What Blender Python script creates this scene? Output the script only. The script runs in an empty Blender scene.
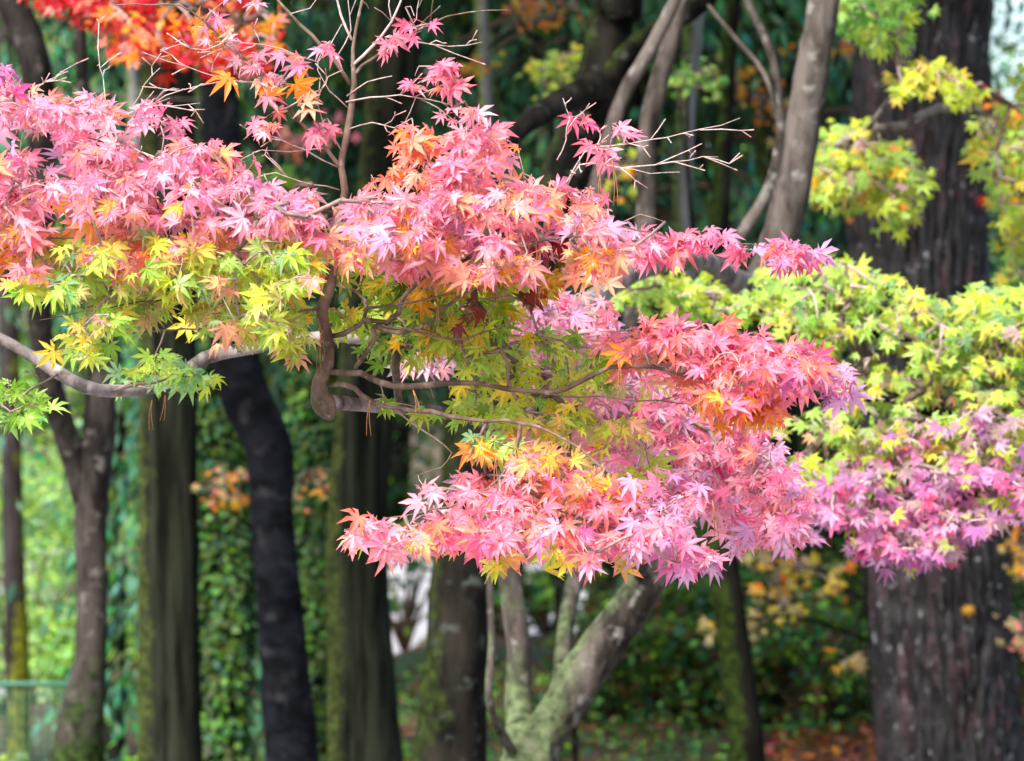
import bpy, math, random
import numpy as np
from mathutils import noise, Vector

R = math.radians
rng = np.random.default_rng(11)
random.seed(11)
scn = bpy.context.scene
COL = scn.collection

# ------------------------------------------------------------------ camera, sky, sun, exposure
CAM_Z = 1.6
LENS, SENSOR = 130.0, 36.0
K = SENSOR / LENS / 1024.0            # metres per pixel at one metre
cam_d = bpy.data.cameras.new('camera')
cam_d.lens = LENS; cam_d.sensor_width = SENSOR
cam_d.clip_start = 0.1; cam_d.clip_end = 2000
cam_d.dof.use_dof = True
cam_d.dof.focus_distance = 5.0
cam_d.dof.aperture_fstop = 9.0
cam = bpy.data.objects.new('camera', cam_d)
COL.objects.link(cam)
cam.location = (0, 0, CAM_Z); cam.rotation_euler = (R(90), 0, 0)
scn.camera = cam

SUN = Vector((-0.38, -0.66, 0.72)).normalized()
world = bpy.data.worlds.new('World'); scn.world = world; world.use_nodes = True
wn = world.node_tree.nodes; wl = world.node_tree.links
bg = wn['Background']; bg.inputs['Strength'].default_value = 0.13
sky = wn.new('ShaderNodeTexSky'); sky.sky_type = 'NISHITA'; sky.sun_disc = False
sky.sun_elevation = math.asin(SUN.z); sky.sun_rotation = math.atan2(SUN.x, SUN.y)
sky.air_density = 1.0; sky.dust_density = 2.5; sky.ozone_density = 1.0
wl.new(sky.outputs[0], bg.inputs['Color'])

sd = bpy.data.lights.new('sun', 'SUN'); sd.energy = 3.1; sd.angle = R(14); sd.color = (1.0, 0.96, 0.90)
sun = bpy.data.objects.new('sun', sd); COL.objects.link(sun)
sun.rotation_euler = (-SUN).to_track_quat('-Z', 'Y').to_euler(); sun.location = (-4, -5, 12)

scn.view_settings.view_transform = 'Standard'; scn.view_settings.look = 'None'
scn.view_settings.exposure = 1.45; scn.view_settings.gamma = 1.0
scn.view_settings.use_curve_mapping = False
scn.cycles.use_denoising = True
scn.cycles.max_bounces = 7; scn.cycles.transparent_max_bounces = 4
scn.cycles.diffuse_bounces = 4; scn.cycles.transmission_bounces = 4

# ------------------------------------------------------------------ helpers
def P(px, py, d):
    return np.array(((px - 512) * K * d, d, CAM_Z - (py - 380.5) * K * d))

def smooth(a, b, x):
    t = min(1, max(0, (x - a) / (b - a))); return t * t * (3 - 2 * t)

def ground_z(x, y):
    z = 0.0
    z += -0.55 * smooth(-0.2, -2.2, x) * smooth(10, 14, y) * (1 - smooth(24, 34, y))
    bank = smooth(0.75, 3.4, x - 0.02 * (y - 14)) * smooth(15.2, 20.5, y) * (1 - smooth(24, 27, y))
    z += 0.75 * bank
    z += -0.35 * smooth(23, 27, y)
    z += 0.05 * noise.noise(Vector((x * .5, y * .5, 0))) * (1 - smooth(24, 27, y))
    return z

def tag(o, label=None, cat=None, group=None, kind=None):
    if label: o['label'] = label
    if cat: o['category'] = cat
    if group: o['group'] = group
    if kind: o['kind'] = kind
    return o

def thing(name, label, cat, base, group=None):
    o = bpy.data.objects.new(name, None); COL.objects.link(o)
    o.location = tuple(base); o.empty_display_size = 0.2
    return tag(o, label, cat, group)

class MB:
    def __init__(s): s.v = []; s.loops = []; s.tot = []; s.c = []; s.n = 0; s.sm = []; s.cut = None; s.mat2 = None
    def add(s, verts, faces, cols=None, smooth_=True):
        verts = np.asarray(verts, float).reshape(-1, 3)
        faces = np.asarray(faces, int)
        s.v.append(verts); s.loops.append((faces + s.n).ravel())
        s.tot.append(np.full(len(faces), faces.shape[1], int)); s.sm.append(np.full(len(faces), smooth_))
        if cols is None: cols = np.full((len(verts), 3), 0.5)
        cols = np.broadcast_to(np.asarray(cols, float), (len(verts), 3))
        s.c.append(cols); s.n += len(verts)
    def second(s, mat):
        """faces added from here on take a second material"""
        s.cut = sum(len(t) for t in s.tot); s.mat2 = mat
    def build(s, name, mat, parent=None, label=None):
        v = np.concatenate(s.v); loops = np.concatenate(s.loops); tot = np.concatenate(s.tot)
        if parent is not None: v = v - np.array(parent_origin(parent))
        me = bpy.data.meshes.new(name)
        me.vertices.add(len(v)); me.vertices.foreach_set('co', v.ravel())
        me.loops.add(len(loops)); me.loops.foreach_set('vertex_index', loops)
        me.polygons.add(len(tot))
        me.polygons.foreach_set('loop_start', np.concatenate(([0], np.cumsum(tot)[:-1])))
        me.polygons.foreach_set('loop_total', tot)
        if s.cut is not None: me.polygons.foreach_set('material_index', (np.arange(len(tot)) >= s.cut).astype(int))
        me.update(calc_edges=True)
        me.polygons.foreach_set('use_smooth', np.concatenate(s.sm))
        ca = me.color_attributes.new('pigment', 'FLOAT_COLOR', 'POINT')
        c4 = np.ones((len(v), 4)); c4[:, :3] = np.concatenate(s.c)
        ca.data.foreach_set('color', c4.ravel())
        me.validate()
        me.materials.append(mat)
        if s.cut is not None: me.materials.append(s.mat2)
        o = bpy.data.objects.new(name, me); COL.objects.link(o)
        if parent is not None: o.parent = parent
        if label: o['label'] = label
        return o

def parent_origin(o):
    p = np.zeros(3)
    while o is not None:
        p = p + np.array(o.location); o = o.parent
    return p

def spline(pts, step):
    """Catmull-Rom through rows (x,y,z,r)."""
    p = np.asarray(pts, float)
    q = np.vstack((2 * p[0] - p[1], p, 2 * p[-1] - p[-2])); out = []
    for i in range(1, len(q) - 2):
        L = np.linalg.norm(q[i + 1, :3] - q[i, :3]); n = max(2, int(L / step))
        for t in np.arange(n) / n:
            a, b, c, d = q[i - 1], q[i], q[i + 1], q[i + 2]
            out.append(.5 * (2 * b + (c - a) * t + (2 * a - 5 * b + 4 * c - d) * t * t + (3 * b - a - 3 * c + d) * t ** 3))
    out.append(q[-2]); out = np.array(out); out[:, 3] = np.maximum(out[:, 3], 2e-4)
    return out

def pix(rows):
    """rows (px, py, depth, width_px) -> (x,y,z,radius)"""
    return np.array([(*P(a, b, d), w * K * d / 2) for a, b, d, w in rows])

def tube(mb, path, sides=10, rough=0.0, freq=3.0, col=(.5, .5, .5), knots=0.0, seed=0.0, fn=None):
    path = np.asarray(path, float); n = len(path); pts = path[:, :3]; rad = path[:, 3]
    tan = np.gradient(pts, axis=0); tan /= np.linalg.norm(tan, axis=1)[:, None] + 1e-9
    u = np.cross(tan[0], (0.3, 1, .1)); u /= np.linalg.norm(u)
    ang = np.arange(sides) / sides * 2 * math.pi; V = []
    for i in range(n):
        u = u - tan[i] * u.dot(tan[i]); u /= np.linalg.norm(u) + 1e-9
        w = np.cross(tan[i], u)
        rr = np.full(sides, rad[i])
        ring = np.cos(ang)[:, None] * u + np.sin(ang)[:, None] * w
        if rough or fn:
            for k in range(sides):
                q = pts[i] + ring[k] * rad[i]
                if rough:
                    s = freq / max(rad[i], .02) * .25
                    rr[k] *= 1 + rough * noise.noise(Vector((q[0] * s + seed, q[1] * s, q[2] * s * .45))) \
                               + rough * .5 * noise.noise(Vector((q[0] * s * 2.7, q[1] * s * 2.7 + seed, q[2] * s * 1.1)))
                if fn: rr[k] += fn(ang[k], pts[i][2], rad[i])
        V.append(pts[i] + ring * rr[:, None])
    V.append(pts[:1] - tan[:1] * rad[0] * .3); V.append(pts[-1:] + tan[-1:] * rad[-1] * .6)
    V = np.concatenate(V)
    F = []
    for i in range(n - 1):
        a = i * sides + np.arange(sides); b = i * sides + (np.arange(sides) + 1) % sides
        F.append(np.stack((a, b, b + sides, a + sides), 1))
    base = mb.n
    mb.add(V, np.concatenate(F), col)
    k = np.arange(sides); k2 = (k + 1) % sides
    caps = np.concatenate((np.stack((k2, k, np.full(sides, n * sides)), 1),
                           np.stack(((n - 1) * sides + k, (n - 1) * sides + k2, np.full(sides, n * sides + 1)), 1)))
    mb.loops.append((caps + base).ravel()); mb.tot.append(np.full(len(caps), 3)); mb.sm.append(np.full(len(caps), True))

# ------------------------------------------------------------------ materials
def new_mat(name):
    m = bpy.data.materials.new(name); m.use_nodes = True
    nt = m.node_tree; nt.nodes.clear()
    out = nt.nodes.new('ShaderNodeOutputMaterial')
    return m, nt, out

def N(nt, t, **kw):
    n = nt.nodes.new(t)
    for k, v in kw.items():
        if k in n.inputs: n.inputs[k].default_value = v
        else: setattr(n, k, v)
    return n

def leaf_mat(name, transl=0.45, rough=0.42, spec=0.35, mottle=0.18):
    m, nt, out = new_mat(name); L = nt.links
    at = N(nt, 'ShaderNodeAttribute', attribute_name='pigment')
    tc = N(nt, 'ShaderNodeTexCoord')
    nz = N(nt, 'ShaderNodeTexNoise', Scale=90.0, Detail=3.0)
    L.new(tc.outputs['Object'], nz.inputs['Vector'])
    mr = N(nt, 'ShaderNodeMapRange'); mr.inputs['To Min'].default_value = 1 - mottle * 1.6; mr.inputs['To Max'].default_value = 1 + mottle
    L.new(nz.outputs['Fac'], mr.inputs['Value'])
    mul = N(nt, 'ShaderNodeVectorMath', operation='MULTIPLY')
    sp = N(nt, 'ShaderNodeTexNoise', Scale=150.0, Detail=2.0); L.new(tc.outputs['Object'], sp.inputs['Vector'])
    sr = N(nt, 'ShaderNodeValToRGB'); sr.color_ramp.elements[0].position = .66; sr.color_ramp.elements[1].position = .72; L.new(sp.outputs['Fac'], sr.inputs[0])
    sm = N(nt, 'ShaderNodeMixRGB'); L.new(sr.outputs[0], sm.inputs[0]); L.new(at.outputs['Color'], sm.inputs[1]); sm.inputs[2].default_value = (.30, .12, .05, 1)
    L.new(sm.outputs[0], mul.inputs[0]); L.new(mr.outputs[0], mul.inputs[1])
    pr = N(nt, 'ShaderNodeBsdfPrincipled', Roughness=rough)
    pr.inputs['Specular IOR Level'].default_value = spec
    L.new(mul.outputs[0], pr.inputs['Base Color'])
    tr = N(nt, 'ShaderNodeBsdfTranslucent'); L.new(mul.outputs[0], tr.inputs['Color'])
    mx = N(nt, 'ShaderNodeMixShader'); mx.inputs[0].default_value = transl
    L.new(pr.outputs[0], mx.inputs[1]); L.new(tr.outputs[0], mx.inputs[2]); L.new(mx.outputs[0], out.inputs[0])
    return m

def bark_mat(name, c1, c2, moss=None, moss_amt=0.0, moss_dir=(-1, 0, 0), moss_low=None, scale=8.0, stretch=.3,
             bump=.6, spots=None, rough=.85, dist=.01):
    """c1/c2 bark tones; moss grows on the side moss_dir and up to height moss_low (object z)"""
    m, nt, out = new_mat(name); L = nt.links
    tc = N(nt, 'ShaderNodeTexCoord'); mp = N(nt, 'ShaderNodeMapping'); mp.inputs['Scale'].default_value = (1, 1, stretch)
    L.new(tc.outputs['Object'], mp.inputs['Vector'])
    n1 = N(nt, 'ShaderNodeTexNoise', Scale=scale, Detail=8.0, Roughness=.65); L.new(mp.outputs[0], n1.inputs['Vector'])
    rp = N(nt, 'ShaderNodeValToRGB'); rp.color_ramp.elements[0].position = .41; rp.color_ramp.elements[1].position = .62
    rp.color_ramp.elements[0].color = (*c1, 1); rp.color_ramp.elements[1].color = (*c2, 1)
    L.new(n1.outputs['Fac'], rp.inputs[0]); cur = rp.outputs[0]
    if spots:
        n3 = N(nt, 'ShaderNodeTexNoise', Scale=scale * 1.7, Detail=4.0); L.new(tc.outputs['Object'], n3.inputs['Vector'])
        r3 = N(nt, 'ShaderNodeValToRGB'); r3.color_ramp.elements[0].position = .58; r3.color_ramp.elements[1].position = .72
        L.new(n3.outputs['Fac'], r3.inputs[0])
        mx = N(nt, 'ShaderNodeMixRGB'); L.new(r3.outputs[0], mx.inputs[0]); L.new(cur, mx.inputs[1]); mx.inputs[2].default_value = (*spots, 1)
        cur = mx.outputs[0]
    if moss:
        n2 = N(nt, 'ShaderNodeTexNoise', Scale=7.0, Detail=9.0, Roughness=.72); L.new(tc.outputs['Object'], n2.inputs['Vector'])
        ge = N(nt, 'ShaderNodeNewGeometry')
        dp = N(nt, 'ShaderNodeVectorMath', operation='DOT_PRODUCT'); L.new(ge.outputs['Normal'], dp.inputs[0]); dp.inputs[1].default_value = moss_dir
        a1 = N(nt, 'ShaderNodeMath', operation='MULTIPLY_ADD'); L.new(dp.outputs['Value'], a1.inputs[0]); a1.inputs[1].default_value = .35; a1.inputs[2].default_value = moss_amt - .5
        a2 = N(nt, 'ShaderNodeMath', operation='ADD'); L.new(a1.outputs[0], a2.inputs[0]); L.new(n2.outputs['Fac'], a2.inputs[1]); cur_f = a2.outputs[0]
        if moss_low is not None:
            sx = N(nt, 'ShaderNodeSeparateXYZ'); L.new(tc.outputs['Object'], sx.inputs[0])
            mr = N(nt, 'ShaderNodeMapRange'); L.new(sx.outputs[2], mr.inputs['Value'])
            mr.inputs['From Min'].default_value = moss_low - .5; mr.inputs['From Max'].default_value = moss_low + .5
            mr.inputs['To Min'].default_value = .12; mr.inputs['To Max'].default_value = -.35
            a3 = N(nt, 'ShaderNodeMath', operation='ADD'); L.new(cur_f, a3.inputs[0]); L.new(mr.outputs[0], a3.inputs[1]); cur_f = a3.outputs[0]
        r2 = N(nt, 'ShaderNodeValToRGB'); r2.color_ramp.elements[0].position = .44; r2.color_ramp.elements[1].position = .60
        L.new(cur_f, r2.inputs[0])
        n4 = N(nt, 'ShaderNodeTexNoise', Scale=38.0, Detail=6.0); L.new(tc.outputs['Object'], n4.inputs['Vector'])
        r4 = N(nt, 'ShaderNodeValToRGB'); r4.color_ramp.elements[0].position = .36; r4.color_ramp.elements[1].position = .66; L.new(n4.outputs['Fac'], r4.inputs[0])
        r4.color_ramp.elements[0].color = tuple(x * .35 for x in moss) + (1,); r4.color_ramp.elements[1].color = (moss[0] * 1.7, moss[1] * 1.5, moss[2] * 1.6, 1)
        mx = N(nt, 'ShaderNodeMixRGB'); L.new(r2.outputs[0], mx.inputs[0]); L.new(cur, mx.inputs[1]); L.new(r4.outputs[0], mx.inputs[2])
        cur = mx.outputs[0]
    pr = N(nt, 'ShaderNodeBsdfPrincipled', Roughness=rough); pr.inputs['Specular IOR Level'].default_value = .06
    L.new(cur, pr.inputs['Base Color'])
    bp = N(nt, 'ShaderNodeBump', Strength=bump, Distance=dist); L.new(n1.outputs['Fac'], bp.inputs['Height']); L.new(bp.outputs[0], pr.inputs['Normal'])
    L.new(pr.outputs[0], out.inputs[0])
    return m

def pig_mat(name, rough=.8, scale=140.0, mott=.3, bump=.3, spec=.2):
    """surface coloured by its own pigment attribute, with fine mottling"""
    m, nt, out = new_mat(name); L = nt.links
    at = N(nt, 'ShaderNodeAttribute', attribute_name='pigment'); tc = N(nt, 'ShaderNodeTexCoord')
    nz = N(nt, 'ShaderNodeTexNoise', Scale=scale, Detail=5.0); L.new(tc.outputs['Object'], nz.inputs['Vector'])
    mr = N(nt, 'ShaderNodeMapRange'); mr.inputs['To Min'].default_value = 1 - mott; mr.inputs['To Max'].default_value = 1 + mott
    mr.inputs['From Min'].default_value = .3; mr.inputs['From Max'].default_value = .7
    L.new(nz.outputs['Fac'], mr.inputs['Value'])
    mul = N(nt, 'ShaderNodeVectorMath', operation='MULTIPLY'); L.new(at.outputs['Color'], mul.inputs[0]); L.new(mr.outputs[0], mul.inputs[1])
    pr = N(nt, 'ShaderNodeBsdfPrincipled', Roughness=rough); pr.inputs['Specular IOR Level'].default_value = spec
    L.new(mul.outputs[0], pr.inputs['Base Color'])
    bp = N(nt, 'ShaderNodeBump', Strength=bump, Distance=.002); L.new(nz.outputs['Fac'], bp.inputs['Height']); L.new(bp.outputs[0], pr.inputs['Normal'])
    L.new(pr.outputs[0], out.inputs[0]); return m

M_LEAF = leaf_mat('maple_leaf', .55, .38, .4)
M_FAR = leaf_mat('far_leaf', .30, .6, .25, .25)
M_CEDAR = leaf_mat('cedar_needles', .15, .7, .2, .3)
M_TWIG = pig_mat('twig_bark')
M_MAPLE = bark_mat('maple_bark', (.016, .013, .011), (.105, .088, .078), moss=(.070, .10, .045), moss_amt=.40, moss_dir=(-.25, -.1, .45), moss_low=1.3, scale=14, spots=(.18, .17, .155))  # moss kept to upper sides, so limb undersides are painted dark like shade
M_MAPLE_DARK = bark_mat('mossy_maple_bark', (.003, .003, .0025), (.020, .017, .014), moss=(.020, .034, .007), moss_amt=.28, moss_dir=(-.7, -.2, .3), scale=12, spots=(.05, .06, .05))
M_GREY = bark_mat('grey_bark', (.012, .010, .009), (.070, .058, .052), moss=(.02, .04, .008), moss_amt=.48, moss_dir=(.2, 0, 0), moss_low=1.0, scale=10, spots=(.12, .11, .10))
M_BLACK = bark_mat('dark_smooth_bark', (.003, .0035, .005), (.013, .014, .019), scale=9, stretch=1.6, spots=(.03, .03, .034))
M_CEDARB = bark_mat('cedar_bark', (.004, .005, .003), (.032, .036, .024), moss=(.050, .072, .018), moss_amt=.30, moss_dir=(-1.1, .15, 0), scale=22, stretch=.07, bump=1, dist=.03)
M_PALE = bark_mat('pale_bark', (.11, .11, .115), (.24, .24, .25), moss=(.08, .12, .04), moss_amt=.42, scale=8)
M_BOUGH = bark_mat('pale_bough_bark', (.07, .058, .055), (.26, .22, .21), scale=22, stretch=.6, spots=(.34, .32, .31), dist=.004)
M_MAPLE_LIGHT = M_BOUGH

# ------------------------------------------------------------------ leaves
PAL = {
    'pink': (.90, .26, .38), 'lpink': (.93, .44, .54), 'hot': (.82, .13, .28), 'coral': (.88, .26, .19), 'peach': (.88, .42, .27),
    'lav': (.68, .38, .58), 'purple': (.48, .20, .42), 'mag': (.70, .22, .44), 'red': (.62, .022, .018), 'dred': (.28, .03, .03),  # lav paints the sky sheen of pink leaves into their colour
    'orange': (.92, .30, .04), 'amber': (.92, .48, .05), 'yellow': (.86, .66, .08), 'ygreen': (.58, .68, .08), 'lgreen': (.44, .66, .13),
    'green': (.26, .46, .05), 'dgreen': (.07, .16, .025), 'bgreen': (.16, .40, .07), 'tan': (.60, .48, .22), 'mauve': (.55, .36, .36),
    'forest': (.050, .155, .065), 'teal': (.058, .18, .115), 'brown': (.16, .08, .035), 'pgreen': (.30, .50, .22),
}

def template(lobes, quad=False):
    """maple leaf: lobes = [(angle, length)], stalk at origin, tip along +y. Returns verts, faces, radial t."""
    V = [(0, 0, 0)]; T = [0.0]; F = []
    A = [a for a, _ in lobes]; n = len(lobes)
    if quad:
        for a, l in lobes:
            r = math.radians(a); w = .13 * l + .045; i = len(V)
            d = np.array((math.sin(r), math.cos(r), 0)); s = np.array((math.cos(r), -math.sin(r), 0))
            V += [tuple(d * l * .42 - s * w), tuple(d * l), tuple(d * l * .42 + s * w)]; T += [.45, 1, .45]
            F.append((0, i, i + 1, i + 2))
        return np.array(V), np.array(F), np.array(T)
    notch = []
    for k in range(n + 1):
        if k == 0: a = A[0] - 26; r_ = .16
        elif k == n: a = A[-1] + 26; r_ = .16
        else: a = (A[k - 1] + A[k]) / 2; r_ = .30 * min(lobes[k - 1][1], lobes[k][1]) + .05
        rr = math.radians(a); notch.append(len(V)); V.append((math.sin(rr) * r_, math.cos(rr) * r_, 0)); T.append(.3)
    for k, (a, l) in enumerate(lobes):
        r = math.radians(a); d = np.array((math.sin(r), math.cos(r), 0)); s = np.array((math.cos(r), -math.sin(r), 0))
        w = .105 * l + .02; i = len(V)
        m1 = d * l * .55 - s * w; m2 = d * l * .55 + s * w
        V += [tuple(m1 + (0, 0, .03)), tuple(d * l), tuple(m2 + (0, 0, .03)), tuple(d * l * .5)]; T += [.6, 1, .6, .5]
        F += [(0, notch[k], i, i + 3), (i + 3, i, i + 1, i + 1), (0, i + 3, i + 2, notch[k + 1]), (i + 3, i + 1, i + 2, i + 2)]
    return np.array(V), F, np.array(T)

LOBES = [(-122, .42), (-78, .74), (-38, .93), (0, 1.0), (38, .93), (78, .74), (122, .42)]
TV, TF, TT = template(LOBES)
TRI = np.array([f[:3] for f in TF if f[2] == f[3]]); QUAD = np.array([f for f in TF if f[2] != f[3]])
LV, LF, LT = template([(-80, .72), (-40, .93), (0, 1.0), (40, .93), (80, .72)], True)

def unit(a): return a / (np.linalg.norm(a, axis=-1, keepdims=True) + 1e-9)

def frames(t, n):
    t = unit(t); n = unit(n - t * (n * t).sum(1, keepdims=True)); s = np.cross(t, n)
    return s, t, n

def put_leaves(mb, pos, t, n, size, c0, c1, lo=False, curl=.25):
    """pos: stalk ends; c0 colour at the centre of a leaf, c1 at its tips"""
    V, T = (LV, LT) if lo else (TV, TT)
    m = len(pos); s, t, n = frames(t, n)
    r2 = (V[:, 0] ** 2 + V[:, 1] ** 2)
    cu = curl * (rng.normal(1, .7, m))[:, None]
    x = V[None, :, 0] * rng.uniform(.82, 1.12, m)[:, None]; y = V[None, :, 1] + 0 * x
    fold = (np.where(rng.random(m) < .22, rng.uniform(.3, 1.1, m), rng.normal(.06, .10, m)))[:, None]
    tw = rng.normal(0, .22, m)[:, None]
    z = V[None, :, 2] * 2.4 - cu * r2[None] + rng.normal(0, .06, (m, len(V))) * T[None] + fold * np.abs(x) + tw * x * y
    x = x + rng.normal(0, .035, (m, len(V))) * T[None]; y = y + rng.normal(0, .035, (m, len(V))) * T[None]
    W = pos[:, None] + size[:, None, None] * (x[..., None] * s[:, None] + y[..., None] * t[:, None] + z[..., None] * n[:, None])
    tt = np.clip(T * 1.15 - .1, 0, 1)[None, :, None]
    C = c0[:, None] * (1 - tt) + c1[:, None] * tt
    if not lo: C = C * np.where((T == .5) | (T == 0), 1.12, .95)[None, :, None]
    off = (np.arange(m) * len(V))[:, None, None]
    if lo:
        mb.add(W.reshape(-1, 3), (LF[None] + off).reshape(-1, 4), C.reshape(-1, 3), False)
    else:
        b = mb.n
        mb.add(W.reshape(-1, 3), (QUAD[None] + off).reshape(-1, 4), C.reshape(-1, 3), False)
        tri = (TRI[None] + off + b).reshape(-1, 3)
        mb.loops.append(tri.ravel()); mb.tot.append(np.full(len(tri), 3)); mb.sm.append(np.full(len(tri), False))

def put_blades(mb, pos, t, n, ln, wd, col):
    """simple pointed oval leaves"""
    s, t, n = frames(t, n); m = len(pos); ln = ln[:, None]; wd = wd[:, None]
    q = np.stack((pos, pos + t * ln * .45 - s * wd, pos + t * ln, pos + t * ln * .45 + s * wd), 1)
    mb.add(q.reshape(-1, 3), (np.arange(4)[None] + (np.arange(m) * 4)[:, None]), np.repeat(col, 4, 0), False)

def in_poly(pts, poly):
    poly = np.array(poly, float); x, y = pts[:, 0], pts[:, 1]; inside = np.zeros(len(pts), bool); j = len(poly) - 1
    for i in range(len(poly)):
        xi, yi = poly[i]; xj, yj = poly[j]
        c = ((yi > y) != (yj > y)) & (x < (xj - xi) * (y - yi) / (yj - yi + 1e-12) + xi)
        inside ^= c; j = i
    return inside

def sample_poly(poly, n, gap=None):
    poly = np.array(poly, float); lo, hi = poly.min(0), poly.max(0); out = np.zeros((0, 2)); seed = rng.uniform(0, 50)
    while len(out) < n:
        p = rng.uniform(lo, hi, (n * 3, 2)); p = p[in_poly(p, poly)]
        if gap is not None: p = p[[noise.noise(Vector((a / 46, (b + .12 * a) / 15, seed))) > gap for a, b in p]]
        out = np.concatenate((out, p))
    return out[:n]

def pick(pal, m):
    names = list(pal); w = np.array([pal[k] for k in names], float); w /= w.sum()
    c = np.array([PAL[k] for k in names])[rng.choice(len(names), m, p=w)]
    c = c * rng.uniform(.82, 1.12, (m, 1)) + rng.normal(0, .02, (m, 3))
    return np.clip(c, .01, .95)

class Grower:
    """grows twigs from limbs to leaf nodes: every node joins the nearest twig already grown"""
    def __init__(s): s.p = []; s.par = []; s.hid = []; s.root = 0; s.nh = 0
    def hub(s, path):
        for q in path[::2]:
            s.p.append(q[:3]); s.par.append(-1); s.hid.append(s.nh)
        s.root = len(s.p); s.nh += 1
    def grow(s, nodes):
        P0 = np.array(s.p); hubs = P0[:s.root]
        d = np.sqrt(((nodes[:, None] - P0[None]) ** 2).sum(2)).min(1) if len(nodes) * len(P0) < 2e7 else np.array([np.sqrt(((P0 - q) ** 2).sum(1)).min() for q in nodes])
        order = np.argsort(d); buf = np.zeros((len(P0) + len(nodes), 3)); buf[:len(P0)] = P0; plen = np.zeros(len(buf)); k = len(P0)
        for i in order:
            q = nodes[i]; dd = np.sqrt(((buf[:k] - q) ** 2).sum(1)); j = int(np.argmin(dd + .12 * plen[:k]))
            s.p.append(q); s.par.append(j); s.hid.append(s.hid[j]); buf[k] = q; plen[k] = plen[j] + dd[j]; k += 1
    def mesh(s, mbs, rmin=.0006, gain=.00055, thin=(.52, .38, .36), thick=(.10, .07, .05), expo=.5, sides=4, dark=None):
        n = len(s.p); cnt = np.zeros(n); P_ = np.array(s.p)
        for i in range(n - 1, s.root - 1, -1):
            cnt[i] += 1; 
            if s.par[i] >= s.root: cnt[s.par[i]] += cnt[i]
        thin = np.array(thin); thick = np.array(thick)
        for i in range(s.root, n):
            j = s.par[i]; a, b = P_[j], P_[i]; L = np.linalg.norm(b - a)
            if L < 1e-4: continue
            rb = rmin + gain * (cnt[i] - 1) ** expo; ra = min(rb * 1.25, rmin + gain * (cnt[i] + 2) ** expo)
            mid = (a + b) / 2 + rng.normal(0, .05, 3) * L + np.array((0, 0, .05 * L))
            f = min(1, (rb - rmin) / .004) ; c = thin * (1 - f) + thick * f
            tube(mbs[s.hid[i]], [(*a, ra), (*mid, (ra + rb) / 2), (*b, rb)], sides, col=c)

def leaf_dirs(m, toward=.62, droop=.5, spread=.95):
    t = np.stack((rng.normal(0, spread, m), rng.normal(-.35, .35, m), rng.normal(-droop - .12, .34, m)), 1)
    n = np.stack((rng.normal(0, .35, m), rng.normal(-toward, .35, m), rng.normal(.62, .3, m)), 1)
    return t, n

def spray(mb, gr, poly, n, depth, dr, pal, pal2=None, size=.034, lo=False, per=2, edge=None, droop=.5, toward=.6, p2=.5, lean=0.0, jitter=9, gap=None, behind=None):
    """n leaves inside the outline poly; lean shifts depth with height (px) so the layer lies slanted"""
    m = max(2, n // per); c = sample_poly(poly, m, gap)
    cy = c[:, 1].mean()
    d = depth + rng.uniform(-dr, dr, m) - lean * (c[:, 1] - cy)
    if behind is not None:
        for i in range(m):
            q = np.sqrt(((behind[:, :2] - c[i]) ** 2).sum(1)); j = int(np.argmin(q - behind[:, 3]))
            if q[j] < behind[j, 3] and d[i] < behind[j, 2] + .05: d[i] = behind[j, 2] + rng.uniform(.05, .2)
    base = np.stack([P(a, b, e) for (a, b), e in zip(c, d)])
    nodes = base.copy(); nodes[:, 2] += .004
    if gr is not None: gr.grow(nodes)
    k = rng.integers(0, m, n); jit = jitter * K * depth
    pos = base[k] + rng.normal(0, 1, (n, 3)) * (jit, jit * (1.3 if behind is None else .5), jit * .6)
    t, nn = leaf_dirs(n, toward, droop)
    away = pos - base[k]; t[:, 0] += away[:, 0] / jit * .4
    c0 = pick(pal, n); c1 = c0.copy()
    if pal2: 
        sel = rng.random(n) < p2; c1[sel] = pick(pal2, sel.sum())
    sz = size * rng.uniform(.52, 1.25, n)
    put_leaves(mb, pos, t, nn, sz, c0, c1, lo)
    # stalks of the sharp leaves
    if gr is not None and not lo:
        for i in range(n):
            tube(mb, [(*base[k[i]], .0006), (*pos[i], .00045)], 3, col=c0[i] * (.9, .6, .6))
    return pos

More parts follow.
